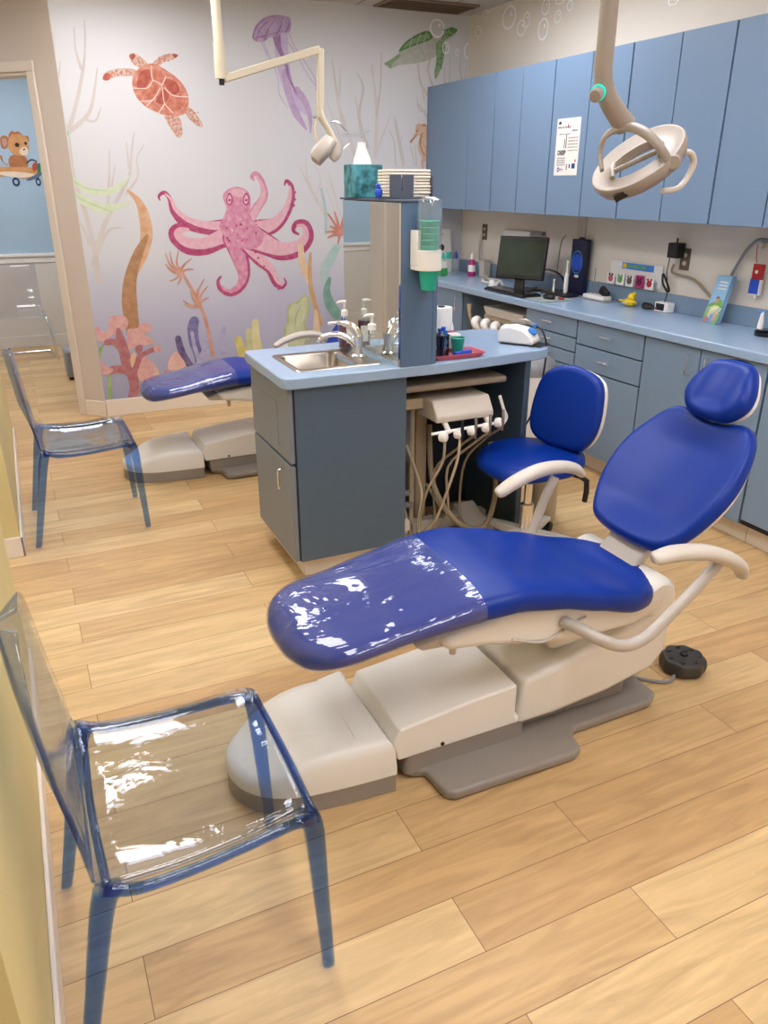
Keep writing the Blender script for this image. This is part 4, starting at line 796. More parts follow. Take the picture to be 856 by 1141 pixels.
# display card and toothbrush on its charger
t = thing('display_box', 'tall dark blue toothbrush display box against the wall', 'box', (3.37, 4.25, WZ))
px_ = [atX(638, 325, 3.36), atX(654, 262, 3.36)]
MB().box(3.36, 3.405, 4.19, 4.33, WZ, 1.255).build('box', 'navy', t, bevel=.004)
mb = MB()
for r0, r1 in ((.058, .052), (.040, .036)):
    n = 32; c_ = V((3.357, 4.26, 1.115)); o_ = [c_+V((0, r0*math.cos(2*PI*i/n), r0*1.25*math.sin(2*PI*i/n))) for i in range(n)]; q_ = [c_+V((0, r1*math.cos(2*PI*i/n), r1*1.25*math.sin(2*PI*i/n))) for i in range(n)]
    mb.add(o_+q_, [(i, (i+1) % n, n+(i+1) % n, n+i) for i in range(n)])
mb.build('blue_rings', 'cyan', t)
MB().lathe([(0, 0), (.052, .001), (.05, .003), (0, .003)], (3.3585, 4.26, 1.115), 28, (-1, 0, 0)).build('blue_disc', 'bluec', t)
MB().prism([(.022*math.copysign(abs(math.cos(a))**.5, math.cos(a)), .009*math.sin(a)) for a in [2*PI*i/24 for i in range(24)]], lambda u, v, h: V((3.3595-h, 4.255+u, 1.028+v)), 0, .001).build('white_oval', 'wp', t)
MB().prism([(-.03, 0), (.03, 0), (.02, .014), (-.02, .014)], lambda u, v, h: V((3.382+h, 4.26+u, 1.255+v)), -.002, .002).build('hang_tab', 'navy', t)
t = thing('electric_toothbrush', 'white electric toothbrush standing before the blue display box', 'toothbrush', (3.27, 4.30, WZ))
MB().lathe([(.032, 0), (.033, .012), (.025, .018), (0, .018)], (3.27, 4.24, WZ), 20).build('charger', 'black', t)
MB().lathe([(.012, .018), (.014, .03), (.0135, .10), (.010, .135), (.004, .15), (.004, .20), (.008, .205), (.008, .218), (0, .22)], (3.27, 4.24, WZ), 18).build('handle', 'wp', t)
t = thing('spare_brush', 'short white brush head left of the electric toothbrush', 'brush head', (3.24, 4.42, WZ))
MB().lathe([(.012, 0), (.009, .02), (.005, .07), (.004, .08), (.007, .085), (.007, .095), (0, .096)], (3.25, 4.34, WZ), 14).build('stem', 'wp', t)
single(MB().pillow(rr(3.19, 3.32, 4.14, 4.42, .03), lambda u, v, h: V((u, v, WZ+.010+h)), .01, .008, .010), 'charger_tray', 'black', 'flat black tray under the electric toothbrush', 'tray')
# cables behind the monitor
single(MB().tube([(3.39, 4.44, 1.27), (3.37, 4.46, 1.22), (3.38, 4.49, 1.05), (3.38, 4.50, WZ+.005), (3.30, 4.62, WZ+.006), (3.25, 4.75, WZ+.008)], .004, 8), 'power_cable', 'hose', 'thin grey cable dropping from the beige outlet plate behind the monitor', 'cable')
single(MB().tube([(3.18, 4.45, 1.05), (3.25, 4.40, 1.06), (3.32, 4.36, 1.02), (3.35, 4.36, .93), (3.28, 4.45, WZ+.006), (3.2, 4.5, WZ+.01), (3.3, 4.6, WZ+.01)], .006, 8), 'monitor_cable', 'black', 'black cable arching out behind the right of the monitor', 'cable')
# white charger dock
t = thing('charging_dock', 'white rectangular dock with upright rods beside the toothbrush box', 'dock', (3.35, 4.04, WZ))
MB().box(3.30, 3.37, 3.90, 4.10, WZ+.004, WZ+.03).build('body', 'wp', t, bevel=.006)
MB().box(3.29, 3.385, 3.87, 4.11, WZ, WZ+.004).build('base', 'greyp', t)
for y in (4.06, 4.02): MB().cyl((3.35, y, WZ+.03), (3.35, y-.005, 1.10 if y > 4.05 else 1.02), .0035, n=8).build('rod', 'greyp', t)
MB().obox((3.345, 3.945, WZ+.05), V((.014, 0, 0)), V((0, .032, .02)), V((0, -.012, .02))).build('black_key', 'black', t, bevel=.004)
# card rack on the upstand
t = thing('sticker_rack', 'row of small sticker packs in a clear rack on the upstand', 'rack', (3.39, 3.8, 1.005))
MB().box(3.395, 3.41, 3.57, 3.98, 1.006, 1.055).build('rack', 'acry', t, bevel=.002)
MB().box(3.418, 3.426, 3.55, 4.00, 1.02, 1.15).build('back_board', 'wp', t, bevel=.002)
MB().box(3.414, 3.4175, 3.62, 3.89, 1.108, 1.145).build('header', 'cyan', t)
MB().box(3.4125, 3.4138, 3.68, 3.84, 1.12, 1.133).build('header_band', 'grass', t)
MB().box(3.4120, 3.4138, 3.85, 3.88, 1.113, 1.14).build('header_spot', 'yellow', t)
cols = [('pink', 'wp'), ('grass', 'wp'), ('brown', 'wp'), ('purple', 'magenta'), ('red', 'wp')]
for i, (c1_, c2_) in enumerate(cols):
    y = 3.955-i*.085
    tt = thing('sticker_pack', ['sticker pack with pink bow, leftmost in the clear rack', 'sticker pack with green figure, second in the clear rack', 'sticker pack with brown figure, middle of the clear rack', 'dark pink sticker pack right of the middle of the rack', 'red sticker pack at the right end of the clear rack'][i], 'sticker pack', (3.39, y, 1.008), 'sticker packs on the upstand')
    MB().box(3.3905, 3.3945, y-.034, y+.034, 1.012, 1.075+.01*(i % 2)).build('card', c2_, tt, bevel=.001)
    MB().pillow([(.022*math.cos(a), .020*math.sin(a)) for a in [2*PI*k/12 for k in range(12)]], lambda u, v, h: V((3.389-h, y+u, 1.045+v)), .004, .002, .002).build('figure', c1_, tt)
    for s in (-1, 1): MB().ball((3.389, y+s*.013, 1.068), .003, .008, .008).build('ear', 'black' if i == 0 else c1_, tt)
# yellow toy, black cable lump, white box
t = thing('yellow_toy', 'yellow winged toy on the worktop against the upstand', 'toy', (3.33, 3.70, WZ))
MB().pillow([(.045*math.cos(a), .032*math.sin(a)) for a in [2*PI*i/18 for i in range(18)]], lambda u, v, h: V((3.33+v, 3.695+u, WZ+.022+h)), .015, .016, .018, .012).build('body', 'yellow', t)
MB().ball((3.33, 3.680, WZ+.055), .022, .026, .024).build('head', 'yellow', t); MB().tube([(3.33, 3.66, WZ+.072), (3.33, 3.655, WZ+.088)], [.010, .004], 8, smooth=1).build('crest', 'yellow', t)
for s in (-1, 1): MB().pillow([(.02*math.cos(a), .012*math.sin(a)) for a in [2*PI*i/12 for i in range(12)]], lambda u, v, h: V((3.315+v, 3.695+s*.055+u, WZ+.03+h)), .005, .004, .004).build('wing', 'yellow', t)
MB().box(3.290, 3.300, 3.67, 3.72, WZ+.018, WZ+.024).build('belly_band', 'arm', t)
single(MB().tube([(3.36, 3.60, WZ+.012), (3.33, 3.57, WZ+.014), (3.35, 3.53, WZ+.013), (3.37, 3.56, WZ+.02), (3.34, 3.58, WZ+.026), (3.345, 3.53, WZ+.022), (3.365, 3.51, WZ+.014)], .011, 8), 'coiled_adapter_cord', 'black', 'black bundled cord lying between yellow toy and white box', 'cord')
t = thing('white_box', 'small white box with black open front near the wall outlet', 'box', (3.37, 3.45, WZ))
MB().box(3.345, 3.40, 3.40, 3.50, WZ, WZ+.052).build('case', 'wp', t, bevel=.003)
MB().box(3.3435, 3.346, 3.425, 3.49, WZ+.008, WZ+.045).build('window', 'blackg', t); MB().box(3.3425, 3.346, 3.482, 3.493, WZ+.010, WZ+.02).build('red_tab', 'red', t)
# outlets
def outlet(y, z, label, m='brown', w_=.035, h_=.058, x=XR):
    t = thing('wall_outlet', label, 'outlet', (x, y, z-h_))
    MB().box(x-.006, x-.0005, y-w_, y+w_, z-h_, z+h_).build('plate', m, t, bevel=.002)
    for s in (-.022, .022): MB().prism([(.015*math.cos(a), .012*math.sin(a)) for a in [2*PI*i/14 for i in range(14)]], lambda u, v, h: V((x-h, y+u, z+s+v)), .006, .0075).build('socket', 'arm' if m != 'wp' else 'wains', t)
    return t
outlet(5.52, 1.235, 'dark brass wall outlet at the far end left of the towel dispenser')
outlet(3.40, 1.20, 'dark brass wall outlet with a black adapter plugged in')
outlet(4.33, 1.33, 'beige wall plate directly under the upper cabinets', 'arm', .045, .075)
t = thing('power_adapter', 'black adapter plugged into the dark brass outlet', 'adapter', (3.40, 3.45, 1.21))
MB().box(3.36, 3.4225, 3.405, 3.475, 1.205, 1.285).build('body', 'black', t, bevel=.004); MB().cyl((3.39, 3.44, 1.285), (3.39, 3.44, 1.31), .005, n=8).build('stub', 'black', t)
MB().tube([(3.385, 3.475, 1.205), (3.39, 3.485, 1.15), (3.395, 3.49, 1.11), (3.39, 3.475, 1.08), (3.385, 3.46, 1.03), (3.385, 3.46, .99), (3.375, 3.46, .962)], .0028, 8).build('cord', 'black', t)
MB().tube([(3.39, 3.51, 1.11), (3.385, 3.475, 1.075), (3.39, 3.45, 1.03), (3.395, 3.47, 1.02), (3.385, 3.50, 1.06), (3.39, 3.515, 1.10)], .006, 8, close=True).build('cord_bundle', 'black', t)
single(MB().tube([(3.41, 3.46, 1.17), (3.40, 3.46, 1.13), (3.41, 3.41, 1.115), (3.415, 3.30, 1.10), (3.41, 3.17, 1.03), (3.40, 3.12, 1.015)], .0075, 8), 'air_hose', 'hose', 'beige hose looping from outlet to behind the brochure holder', 'hose')
# brochure holder
t = thing('brochure_holder', 'clear holder of leaflets picturing a child, leaning against the upstand', 'leaflets', (3.33, 3.08, WZ))
def BH(u, v, d):  # u along -y, v up (leaning back), d thickness towards the wall
    return V((3.285+v*.28+d, 3.085-u*.88, WZ+.002+v))
def bhbox(u0, u1, v0, v1, d0, d1):
    mb = MB(); return mb.add([BH(u, v, d) for d in (d0, d1) for u, v in ((u0, v0), (u1, v0), (u1, v1), (u0, v1))], [(0,1,2,3), (7,6,5,4), (0,4,5,1), (1,5,6,2), (2,6,7,3), (3,7,4,0)])
for k in range(3): bhbox(0, .105, 0, .235, .008+k*.012, .016+k*.012).build('leaflet', 'skyp', t, bevel=.001)
fa = lambda d: (lambda u, v, h: BH(u, v, .008-h-d))
mb = MB(); mb.prism(smooth2([(.002,.002),(.103,.002),(.103,.10),(.08,.12),(.05,.105),(.02,.10),(.002,.08)], 3), fa(0), 0, .0006); mb.build('print', 'grass', t)
MB().prism(smooth2([(.02,.05),(.045,.09),(.09,.085),(.07,.07),(.055,.045),(.03,.02)], 3), fa(.0008), 0, .0005).build('print', 'cardy', t)
MB().prism([(.058+.012*math.cos(a), .115+.014*math.sin(a)) for a in [2*PI*i/14 for i in range(14)]], fa(.0014), 0, .0005).build('print', 'skin', t)
MB().prism([(.058+.013*math.cos(a), .125+.010*math.sin(a)) for a in [PI*i/10 for i in range(11)]], fa(.002), 0, .0005).build('print', 'brown', t)
MB().prism(smooth2([(.06,.015),(.085,.02),(.09,.06),(.07,.065)], 3), fa(.0014), 0, .0005).build('print', 'skin', t)
MB().prism(smooth2([(.005,.004),(.03,.004),(.035,.025),(.015,.03)], 3), fa(.002), 0, .0005).build('print', 'pink', t)
MB().prism(smooth2([(.035,.004),(.06,.004),(.062,.04),(.045,.045)], 3), fa(.0014), 0, .0005).build('print', 'cyan', t)
for k in range(3): bhbox(.03, .09, .17+k*.016, .176+k*.016, .0065, .008).build('print_line', 'wp', t)
bhbox(-.003, .108, -.002, .08, .003, .005).build('acrylic_pocket', 'acry', t)
# red and blue charm on the wall hook, grey hose
t = thing('wall_hook', 'white hook on the wall carrying hose and lanyard', 'hook', (3.41, 2.99, 1.28))
MB().lathe([(.012, 0), (.018, .01), (.014, .035), (0, .038)], (XR-.001, 2.89, 1.31), 14, (-1, 0, 0)).build('hook', 'arm', t)
single(MB().tube([(3.40, 3.06, 1.05), (3.405, 3.055, 1.12), (3.405, 3.02, 1.20), (3.40, 2.97, 1.28), (3.395, 2.91, 1.33), (3.395, 2.85, 1.33), (3.40, 2.78, 1.28), (3.40, 2.72, 1.2), (3.40, 2.68, 1.05)], .008, 8), 'wall_hose', 'greyp', 'grey hose arched over the white wall hook', 'hose')
t = thing('key_fob', 'red and blue rectangular tag hanging by red cord from the hook', 'tag', (3.40, 2.93, 1.06))
MB().tube([(3.395, 2.905, 1.315), (3.40, 2.905, 1.26), (3.40, 2.895, 1.225)], .0022, 6).build('cord', 'red', t)
MB().box(3.39, 3.41, 2.845, 2.905, 1.145, 1.22).build('red_half', 'red', t, bevel=.003); MB().box(3.39, 3.41, 2.852, 2.91, 1.075, 1.146).build('blue_half', 'bluec', t, bevel=.003)
MB().box(3.392, 3.412, 2.905, 2.846, 1.07, 1.215).build('white_edge', 'wp', t, bevel=.002); MB().box(3.388, 3.39, 2.87, 2.885, 1.175, 1.19).build('white_mark', 'wp', t); MB().cyl((3.40, 2.87, 1.055), (3.40, 2.87, 1.075), .007, n=10).build('white_tip', 'wp', t)
# second toothbrush at the right edge
t = thing('toothbrush_stand', 'black round base with white toothbrush at the right edge of the worktop', 'toothbrush', (3.28, 2.66, WZ))
MB().lathe([(.05, 0), (.052, .02), (.04, .03), (0, .03)], (3.27, 2.66, WZ), 26).build('base', 'blackg', t)
MB().lathe([(.014, .03), (.012, .06), (.007, .10), (.005, .11), (0, .112)], (3.26, 2.69, WZ), 14).build('handle', 'wp', t); MB().tube([(3.26, 2.69, 1.02), (3.245, 2.705, 1.022)], [.006, .004], 8, smooth=1).build('brush', 'cyan', t)
# far end of the worktop
t = thing('towel_dispenser', 'white wall dispenser with blue band behind the monitor', 'dispenser', (3.40, 5.0, 1.02))
MB().prism([(1.02, 0), (1.02, .05), (1.10, .055), (1.115, .035), (1.13, .05), (1.27, .035), (1.275, 0)], lambda u, v, h: V((XR-.001-v, h, u)), 4.86, 5.20).build('case', 'wp', t, bevel=.004)
MB().box(XR-.056, XR-.048, 4.88, 5.16, 1.118, 1.145).build('blue_band', 'cyan', t, bevel=.003)
MB().box(XR-.058, XR-.052, 4.90, 5.12, 1.045, 1.052).build('slot', 'greyp', t)
MB().prism([(.02*math.cos(a), .012*math.sin(a)) for a in [2*PI*i/16 for i in range(16)]], lambda u, v, h: V((XR-.045-h, 5.05+u, 1.205+v)), 0, .003).build('emblem', 'greyp', t)
MB().box(XR-.035, XR-.001, 4.72, 4.85, 1.25, 1.275).build('side_rail', 'greyp', t, bevel=.002)
single(MB().tube([(3.415, 5.54, 1.22), (3.40, 5.55, 1.10), (3.405, 5.52, .96), (3.37, 5.42, WZ+.014), (3.30, 5.25, WZ+.011), (3.18, 5.12, WZ+.011), (3.12, 5.00, WZ+.012), (3.18, 4.92, WZ+.012), (3.26, 5.0, WZ+.014), (3.22, 5.12, WZ+.016), (3.14, 5.05, WZ+.02)], .010, 8), 'white_cable', 'arm', 'thick cream cable coiled on the worktop left of the monitor', 'cable')
t = thing('cable_clip', 'pair of white plugs lying in front of the monitor foot', 'plug', (3.08, 4.83, WZ))
MB().prism([(0, 0), (.05, 0), (.03, .04), (.015, .045)], lambda u, v, h: V((3.08+h, 4.88-u, WZ+v)), 0, .03).build('plug', 'wp', t, bevel=.003); MB().tube([(3.09, 4.80, WZ+.01), (3.1, 4.77, WZ+.045), (3.12, 4.75, WZ+.02)], .008, 8).build('second_plug', 'wp', t)
t = thing('menu_card', 'white upright card headed with two fruit-like pictures at the far corner', 'card', (3.12, 5.80, WZ))
MB().prism([(3.01, WZ), (3.30, WZ), (3.30, 1.245), (3.01, 1.245)], lambda u, v, h: V((u, 5.80+(v-WZ)*.1+h, v)), 0, .003).build('card', 'paper', t)
cf = lambda x, z: V((x, 5.797+(z-WZ)*.1, z))
text('print', 'Hygiene Flavors', .026, cf(3.14, 1.205), (1, 0, 0), (0, .1, 1), 'ink', t)
for x, c_ in ((3.12, 'orange_print'), (3.21, 'brown_print')):
    mm = mat(c_, 'c86a2c' if c_[0] == 'o' else '3c1c14', .6)
    MB().prism([(.024*math.cos(a), .026*math.sin(a)) for a in [2*PI*i/18 for i in range(18)]], lambda u, v, h: cf(x+u, 1.105+v)+V((0, -h, 0)), .0003, .001).build('picture', mm, t)
MB().box(3.105, 3.13, 5.812, 5.8145, 1.132, 1.14).build('leaf', 'green', t)
text('print', 'fruit', .014, cf(3.12, 1.06), (1, 0, 0), (0, .1, 1), 'ink', t); text('print', 'candy', .014, cf(3.21, 1.06), (1, 0, 0), (0, .1, 1), 'ink', t)
def cylbottle(x, y, r, h, m, cap, label, name='bottle', cat='bottle'):
    t = thing(name, label, cat, (x, y, WZ))
    MB().lathe([(0, 0), (r, 0), (r, h*.6), (r*.5, h*.75), (0, h*.76)], (x, y, WZ+.0005), 18).build('body', m, t); MB().lathe([(r*.55, h*.7), (r*.5, h*.85), (r*.2, h), (0, h)], (x, y, WZ+.0005), 14).build('cap', cap, t); return t
t = cylbottle(3.30, 5.48, .030, .17, 'magenta', 'wp', 'magenta bottle with white nozzle and label at the far end')
MB().lathe([(.0305, .035), (.0305, .085)], (3.30, 5.48, WZ), 18).build('paper_label', 'wp', t)
t = cylbottle(3.22, 5.60, .032, .18, 'bottle', 'deepb', 'clear blue-capped bottle left of the magenta bottle')
MB().lathe([(.02, .12), (.02, .17), (0, .17)], (3.20, 5.68, WZ), 12).build('spare_cap', 'teal', t)
t = cylbottle(3.13, 5.64, .030, .17, 'bottle', 'teal', 'clear teal-capped bottle beside the green and white box')
t = thing('green_box', 'green and white carton at the far corner of the worktop', 'carton', (3.10, 5.66, WZ))
MB().obox((3.09, 5.60, WZ+.055), V((.035, .01, 0)), V((-.008, .025, 0)), V((0, 0, .055))).build('carton', 'wp', t, bevel=.002); MB().obox((3.092, 5.59, WZ+.03), V((.0355, .0105, 0)), V((-.008, .0255, 0)), V((0, 0, .028))).build('green_band', 'green', t)
t = thing('white_container', 'cream square container right of the magenta bottle', 'container', (3.36, 5.45, WZ))
MB().box(3.335, 3.40, 5.36, 5.43, WZ, WZ+.115).build('body', 'arm', t, bevel=.005); MB().box(3.332, 3.403, 5.357, 5.433, WZ+.115, WZ+.128).build('lid', 'arm', t, bevel=.003)
mo = atY(316, 385.5, YB)
outlet_m = thing('wall_outlet', 'small white outlet on the mural wall beyond the sink', 'outlet', (mo.x, YB, mo.z-.05))
MB().box(mo.x-.034, mo.x+.034, YB-.007, YB-.0025, mo.z-.055, mo.z+.03).build('plate', 'wp', outlet_m, bevel=.002); MB().box(mo.x-.02, mo.x+.02, YB-.009, YB-.007, mo.z-.035, mo.z-.005).build('socket', 'wains', outlet_m)

# ------------------------------------------------------------------ operator's stool
sc_ = V((1.975, 2.70, 0))
t = thing('operator_stool', 'blue vinyl operator stool with low backrest beside the island', 'stool', (sc_.x, sc_.y, 0))
so = [(.245*math.cos(a)*(1+.05*math.cos(3*a)), .235*math.sin(a)) for a in [2*PI*i/40 for i in range(40)]]
MB().pillow(so, lambda u, v, h: V((sc_.x+u, sc_.y+v, .452+h+max(0, -u-.05)*-.12)), .05, .045, .030, .010, k=6, inner=6).build('seat', 'vinyl', t, ang=80)
MB().prism([(.19*math.cos(a), .18*math.sin(a)) for a in [2*PI*i/30 for i in range(30)]], lambda u, v, h: V((sc_.x+u, sc_.y+v, h)), .408, .43).build('seat_pan', 'shell', t, bevel=.005)
bo = smooth2([(-.18,-.02),(-.165,-.13),(-.09,-.175),(.02,-.18),(.12,-.165),(.175,-.08),(.18,.04),(.15,.14),(.05,.18),(-.06,.18),(-.15,.12)], 4)
bx, by, bz = 2.135, 2.675, .678; bnrm = V((-.94, -.28, .17)).normalized(); bu = V((.285, -.957, 0)).normalized(); bv = bnrm.cross(bu)*-1
bv = V((.16, .05, .98)).normalized()
def SB(u, v, h): return V((bx, by, bz)) + bu*u + bv*v + bnrm*(h + .35*u*u)
MB().pillow(bo, SB, .03, .030, .018, .006, k=5).build('backrest', 'vinyl', t, ang=80)
MB().pillow([(u*.97, v*.97) for u, v in bo], lambda u, v, h: SB(u, v, h-.032), .02, .012, .020, .0, k=4).build('back_shell', 'shell', t, ang=80)
MB().tube([(sc_.x+.05, sc_.y, .40), (2.17, 2.67, .40), (2.215, 2.66, .50), (2.185, 2.665, .62)], [.014, .014, .014, .014], 10).build('back_bar', 'darkgrey', t)
MB().lathe([(.03, .06), (.03, .24), (.018, .245), (.018, .41), (0, .41)], sc_, 20).build('gas_lift', 'chrome', t)
for i in range(5):
    a = math.radians(31+72*i); d = V((math.cos(a), math.sin(a), 0)); e = V((-d.y, d.x, 0))
    L = MB(); L.rings([[sc_+d*r+e*w_*s+V((0,0,z)) for s, z in ((-1, z0), (1, z0), (1, z1), (-1, z1))] for r, w_, z0, z1 in ((.02, .030, .06, .115), (.15, .024, .062, .10), (.27, .016, .062, .082))]).build('leg', 'shell', t, bevel=.006)
    k = MB(); k.cyl(sc_+d*.262+e*.022+V((0,0,.028)), sc_+d*.262-e*.022+V((0,0,.028)), .027, n=18).build('caster', 'black', t)
MB().tube([(2.10, 2.55, .41), (2.135, 2.50, .395), (2.13, 2.495, .30)], [.010, .013, .012], 8, smooth=2).build('height_lever', 'black', t)
single(MB().lathe([(.075, 0), (.08, .02), (.08, .30), (.072, .31), (0, .31)], (2.27, 2.99, .0), 30), 'waste_basket', 'beige', 'tan cylindrical basket on the floor behind the stool', 'basket')

# ------------------------------------------------------------------ dental chair, feet towards the left
def dental_chair(label, cov_label=None):
    YC = 1.70
    t = thing('dental_chair', label, 'dental chair', (1.2, YC, 0), None)
    # floor plate with side step
    pl = [(.86, 1.455), (.885, 1.435), (1.29, 1.428), (1.325, 1.445), (1.335, 1.50), (1.36, 1.525), (1.67, 1.53), (1.72, 1.56), (1.725, 1.84), (1.68, 1.87), (.82, 1.87), (.80, 1.85), (.80, 1.585), (.82, 1.565), (.85, 1.555)]
    MB().prism(pl, XYZ, .003, .035).build('floor_plate', 'shell2', t, bevel=.010, seg=3)
    MB().prism([(1.15, 1.60), (1.62, 1.60), (1.64, 1.80), (1.15, 1.80)], XYZ, .03, .10).build('plate_riser', 'shell2', t, bevel=.015, seg=3)
    MB().prism(rr(.79, 1.20, 1.562, 1.865, .02), XYZ, .02, .095).build('base_skirt', 'shell2', t, bevel=.006)
    # white covers, sloped profile along the chair
    def cover(prof, y0, y1, nm, bv):
        MB().prism(prof, lambda u, v, h: V((u, h, v)), y0, y1).build(nm, 'shell', t, bevel=bv, seg=4)
    cover([(.765, .093), (.748, .150), (.77, .200), (1.0, .225), (1.155, .235), (1.155, .12), (1.17, .12), (1.17, .093)], 1.555, 1.872, 'front_cover', .016)
    cover([(1.165, .085), (1.18, .24), (1.35, .275), (1.56, .335), (1.70, .36), (1.735, .33), (1.725, .20), (1.68, .145), (1.5, .105), (1.3, .085)], 1.553, 1.874, 'rear_cover', .018)
    MB().lathe([(0, 0), (.006, 0), (.006, .003), (0, .003)], (.905, 1.5535, .108), 12, (0, -1, 0)).build('cover_screw', 'black', t)
    MB().box(1.30, 1.60, 1.60, 1.80, .28, .46).build('lift_arm', 'shell', t, bevel=.02)
    # seat frame under the cushion
    MB().prism([(.86, .500), (.88, .455), (1.0, .44), (1.15, .405), (1.30, .375), (1.52, .372), (1.62, .40), (1.63, .46), (1.50, .47), (1.10, .53)], lambda u, v, h: V((u, h, v)), 1.50, 1.90).build('seat_frame', 'shell', t, bevel=.02, seg=4)
    MB().prism([(.80, .475), (.82, .455), (1.04, .44), (1.08, .47), (.9, .50)], lambda u, v, h: V((u, h, v)), 1.53, 1.87).build('under_tray', 'arm', t, bevel=.012, seg=3)
    MB().cyl((.93, 1.56, .455), (.93, 1.56, .405), .014, .009).build('peg', 'arm', t)
    MB().tube([(1.08, 1.497, .445), (1.18, 1.497, .41), (1.24, 1.497, .425), (1.33, 1.497, .455)], .004, 6).build('frame_bead', 'arm', t)
    # cushion: outline in plan, bent along x
    def zm(x):
        K = [(.44, .497), (.60, .525), (.80, .553), (.95, .573), (1.08, .575), (1.22, .550), (1.36, .510), (1.50, .468), (1.68, .440)]
        for (a, b), (c, d) in zip(K, K[1:]):
            if x <= c: q = (x-a)/(c-a); q = q*q*(3-2*q)*.35+q*.65; return b+(d-b)*q
        return K[-1][1]
    def thk(x): return 1 + .5*max(0, min(1, (x-.7)/.4))
    # two rings of subdivision along the interior keep the bend smooth
    def bent(grow, x1=None):
        cx = 1.0
        mb = MB(); P = []
        NX = 60; NS = 14
        import bisect
        def hw(x):
            if x < .62: q = max(0, (x-.465)/(.62-.465)); return .212*(1-(1-q)**2.4)**(1/2.2)
            if x > 1.42: q = max(0, (1.68-x)/(1.68-1.42)); return .243*(1-(1-q)**2.4)**(1/1.9)
            q = min(1, (x-.62)/.45); return .212+.031*q*q*(3-2*q)
        xs = [.465+(.62-.465)*(1-math.cos(PI/2*i/14)) for i in range(14)]+[.62+(1.42-.62)*i/30 for i in range(30)]+[1.42+.26*math.sin(PI/2*i/14) for i in range(15)]
        rs = []
        for x in xs:
            if x1 and x > x1: break
            w_ = max(hw(x), .004)+grow; th = .034*thk(x)+grow; ends = min(1, max(0, (x-.465)/.045))**.5*min(1, max(0, (1.682-x)/.05))**.5; th *= max(ends, .12)
            ring = []
            for k in range(36):
                a = 2*PI*k/36; c, s = math.cos(a), math.sin(a); e = .42
                yy = w_*math.copysign(abs(c)**e, c); zz = th*math.copysign(abs(s)**.75, s); u = min(1, abs(yy)/w_)
                bl = max(0, min(1, (x-.98)/.25))*max(0, min(1, (1.63-x)/.1)); z = zm(x)+zz
                if s > 0: z += (1-u*u)*(-.026*bl + .008*(1-bl))
                ring.append(V((x-(grow if x < .5 else 0), YC-.012+yy+.012*min(1, max(0, (x-.7)/.4)), z)))
            rs.append(ring)
        return mb.rings(rs, cap=not x1)
    bent(0).build('seat_cushion', 'vinyl', t, ang=75)
    o = bent(.0035, .985).build('toe_cover', 'film', t, ang=75, label='clear vinyl cover over the foot end')
    for dz in (.0, -.014): MB().tube([V((x, YC-.012+.012*min(1, max(0, (x-.7)/.4))-.210-.026*min(1, max(0, (x-.62)/.5)), zm(x)+.022+dz)) for x in (.66, .74, .82, .90, .98)], .0022, 6).build('cover_glint', 'film', o)  # thin tubes stand in for the reflection along the cover's edge
    # backrest
    al = math.radians(48); B = V((1.62, YC, .58)); L1 = V((math.cos(al), 0, math.sin(al))); N1 = V((-math.sin(al), 0, math.cos(al)))
    bo = smooth2([(.0,-.015),(-.09,-.010),(-.16,.01),(-.205,.07),(-.235,.16),(-.243,.25),(-.225,.34),(-.185,.425),(-.135,.462),(-.06,.455),(0,.448),(.06,.455),(.135,.462),(.185,.425),(.225,.34),(.243,.25),(.235,.16),(.205,.07),(.16,.01),(.09,-.010)], 4)
    def bf(u, v, h):
        dish = 0
        if h > .005: s = min(1, abs(u)/.22); dish = -.030*(1-s*s)*min(1, max(0, v/.1))*min(1, max(0, (.46-v)/.12))
        return B + V((0, u, 0)) + L1*v + N1*(h+dish-.02 + .20*u*u)
    MB().pillow(bo, bf, .028, .036, .022, .004, k=6, inner=9, cen=(0, .23)).build('backrest', 'vinyl', t, ang=80)
    MB().pillow([(u*.93, .23+(v-.23)*.93) for u, v in bo], lambda u, v, h: B+V((0, u, 0))+L1*v+N1*(h-.045+.2*u*u), .03, .01, .028, -.004, k=4, cen=(0, .23)).build('back_shell', 'shell', t, ang=80)
    MB().obox(B+L1*-.03+N1*-.055, V((0, .085, 0)), L1*.17, N1*.016).build('back_support', 'arm', t, bevel=.010, seg=3)
    MB().lathe([(0, -.20), (.05, -.195), (.066, -.175), (.068, 0), (.066, .175), (.05, .195), (0, .20)], (1.625, YC, .435), 26, (0, 1, 0)).build('pivot_hub', 'shell', t)
    # headrest
    HB = B + L1*.452 + N1*.030; ah = math.radians(58); L2 = V((math.cos(ah), 0, math.sin(ah))); N2 = V((-math.sin(ah), 0, math.cos(ah)))
    ho = smooth2([(0,-.02),(-.075,-.012),(-.118,.03),(-.122,.075),(-.10,.125),(-.065,.165),(0,.178),(.065,.165),(.10,.125),(.122,.075),(.118,.03),(.075,-.012)], 4)
    def hf(u, v, h):
        d_ = -.018*(1-min(1, abs(u)/.07)**2)*min(1, max(0, (v+.01)/.04)) if h > .005 else 0
        return HB + V((0, u-.008, 0)) + L2*v*1.04 + N2*(h+d_)
    MB().pillow(ho, hf, .035, .040, .020, .003, k=6, inner=7, cen=(0, .075)).build('headrest', 'vinyl', t, ang=80)
    MB().pillow([(u*.95, .075+(v-.075)*.95) for u, v in ho], lambda u, v, h: HB+V((0, u-.008, 0))+L2*v*1.04+N2*(h-.022), .02, .008, .015, 0, k=3, cen=(0, .075)).build('headrest_shell', 'shell', t, ang=80)
    MB().obox(B+L1*.47+N1*-.045, V((0, .03, 0)), L1*.09, N1*.008).build('headrest_bar', 'chrome', t, bevel=.004)
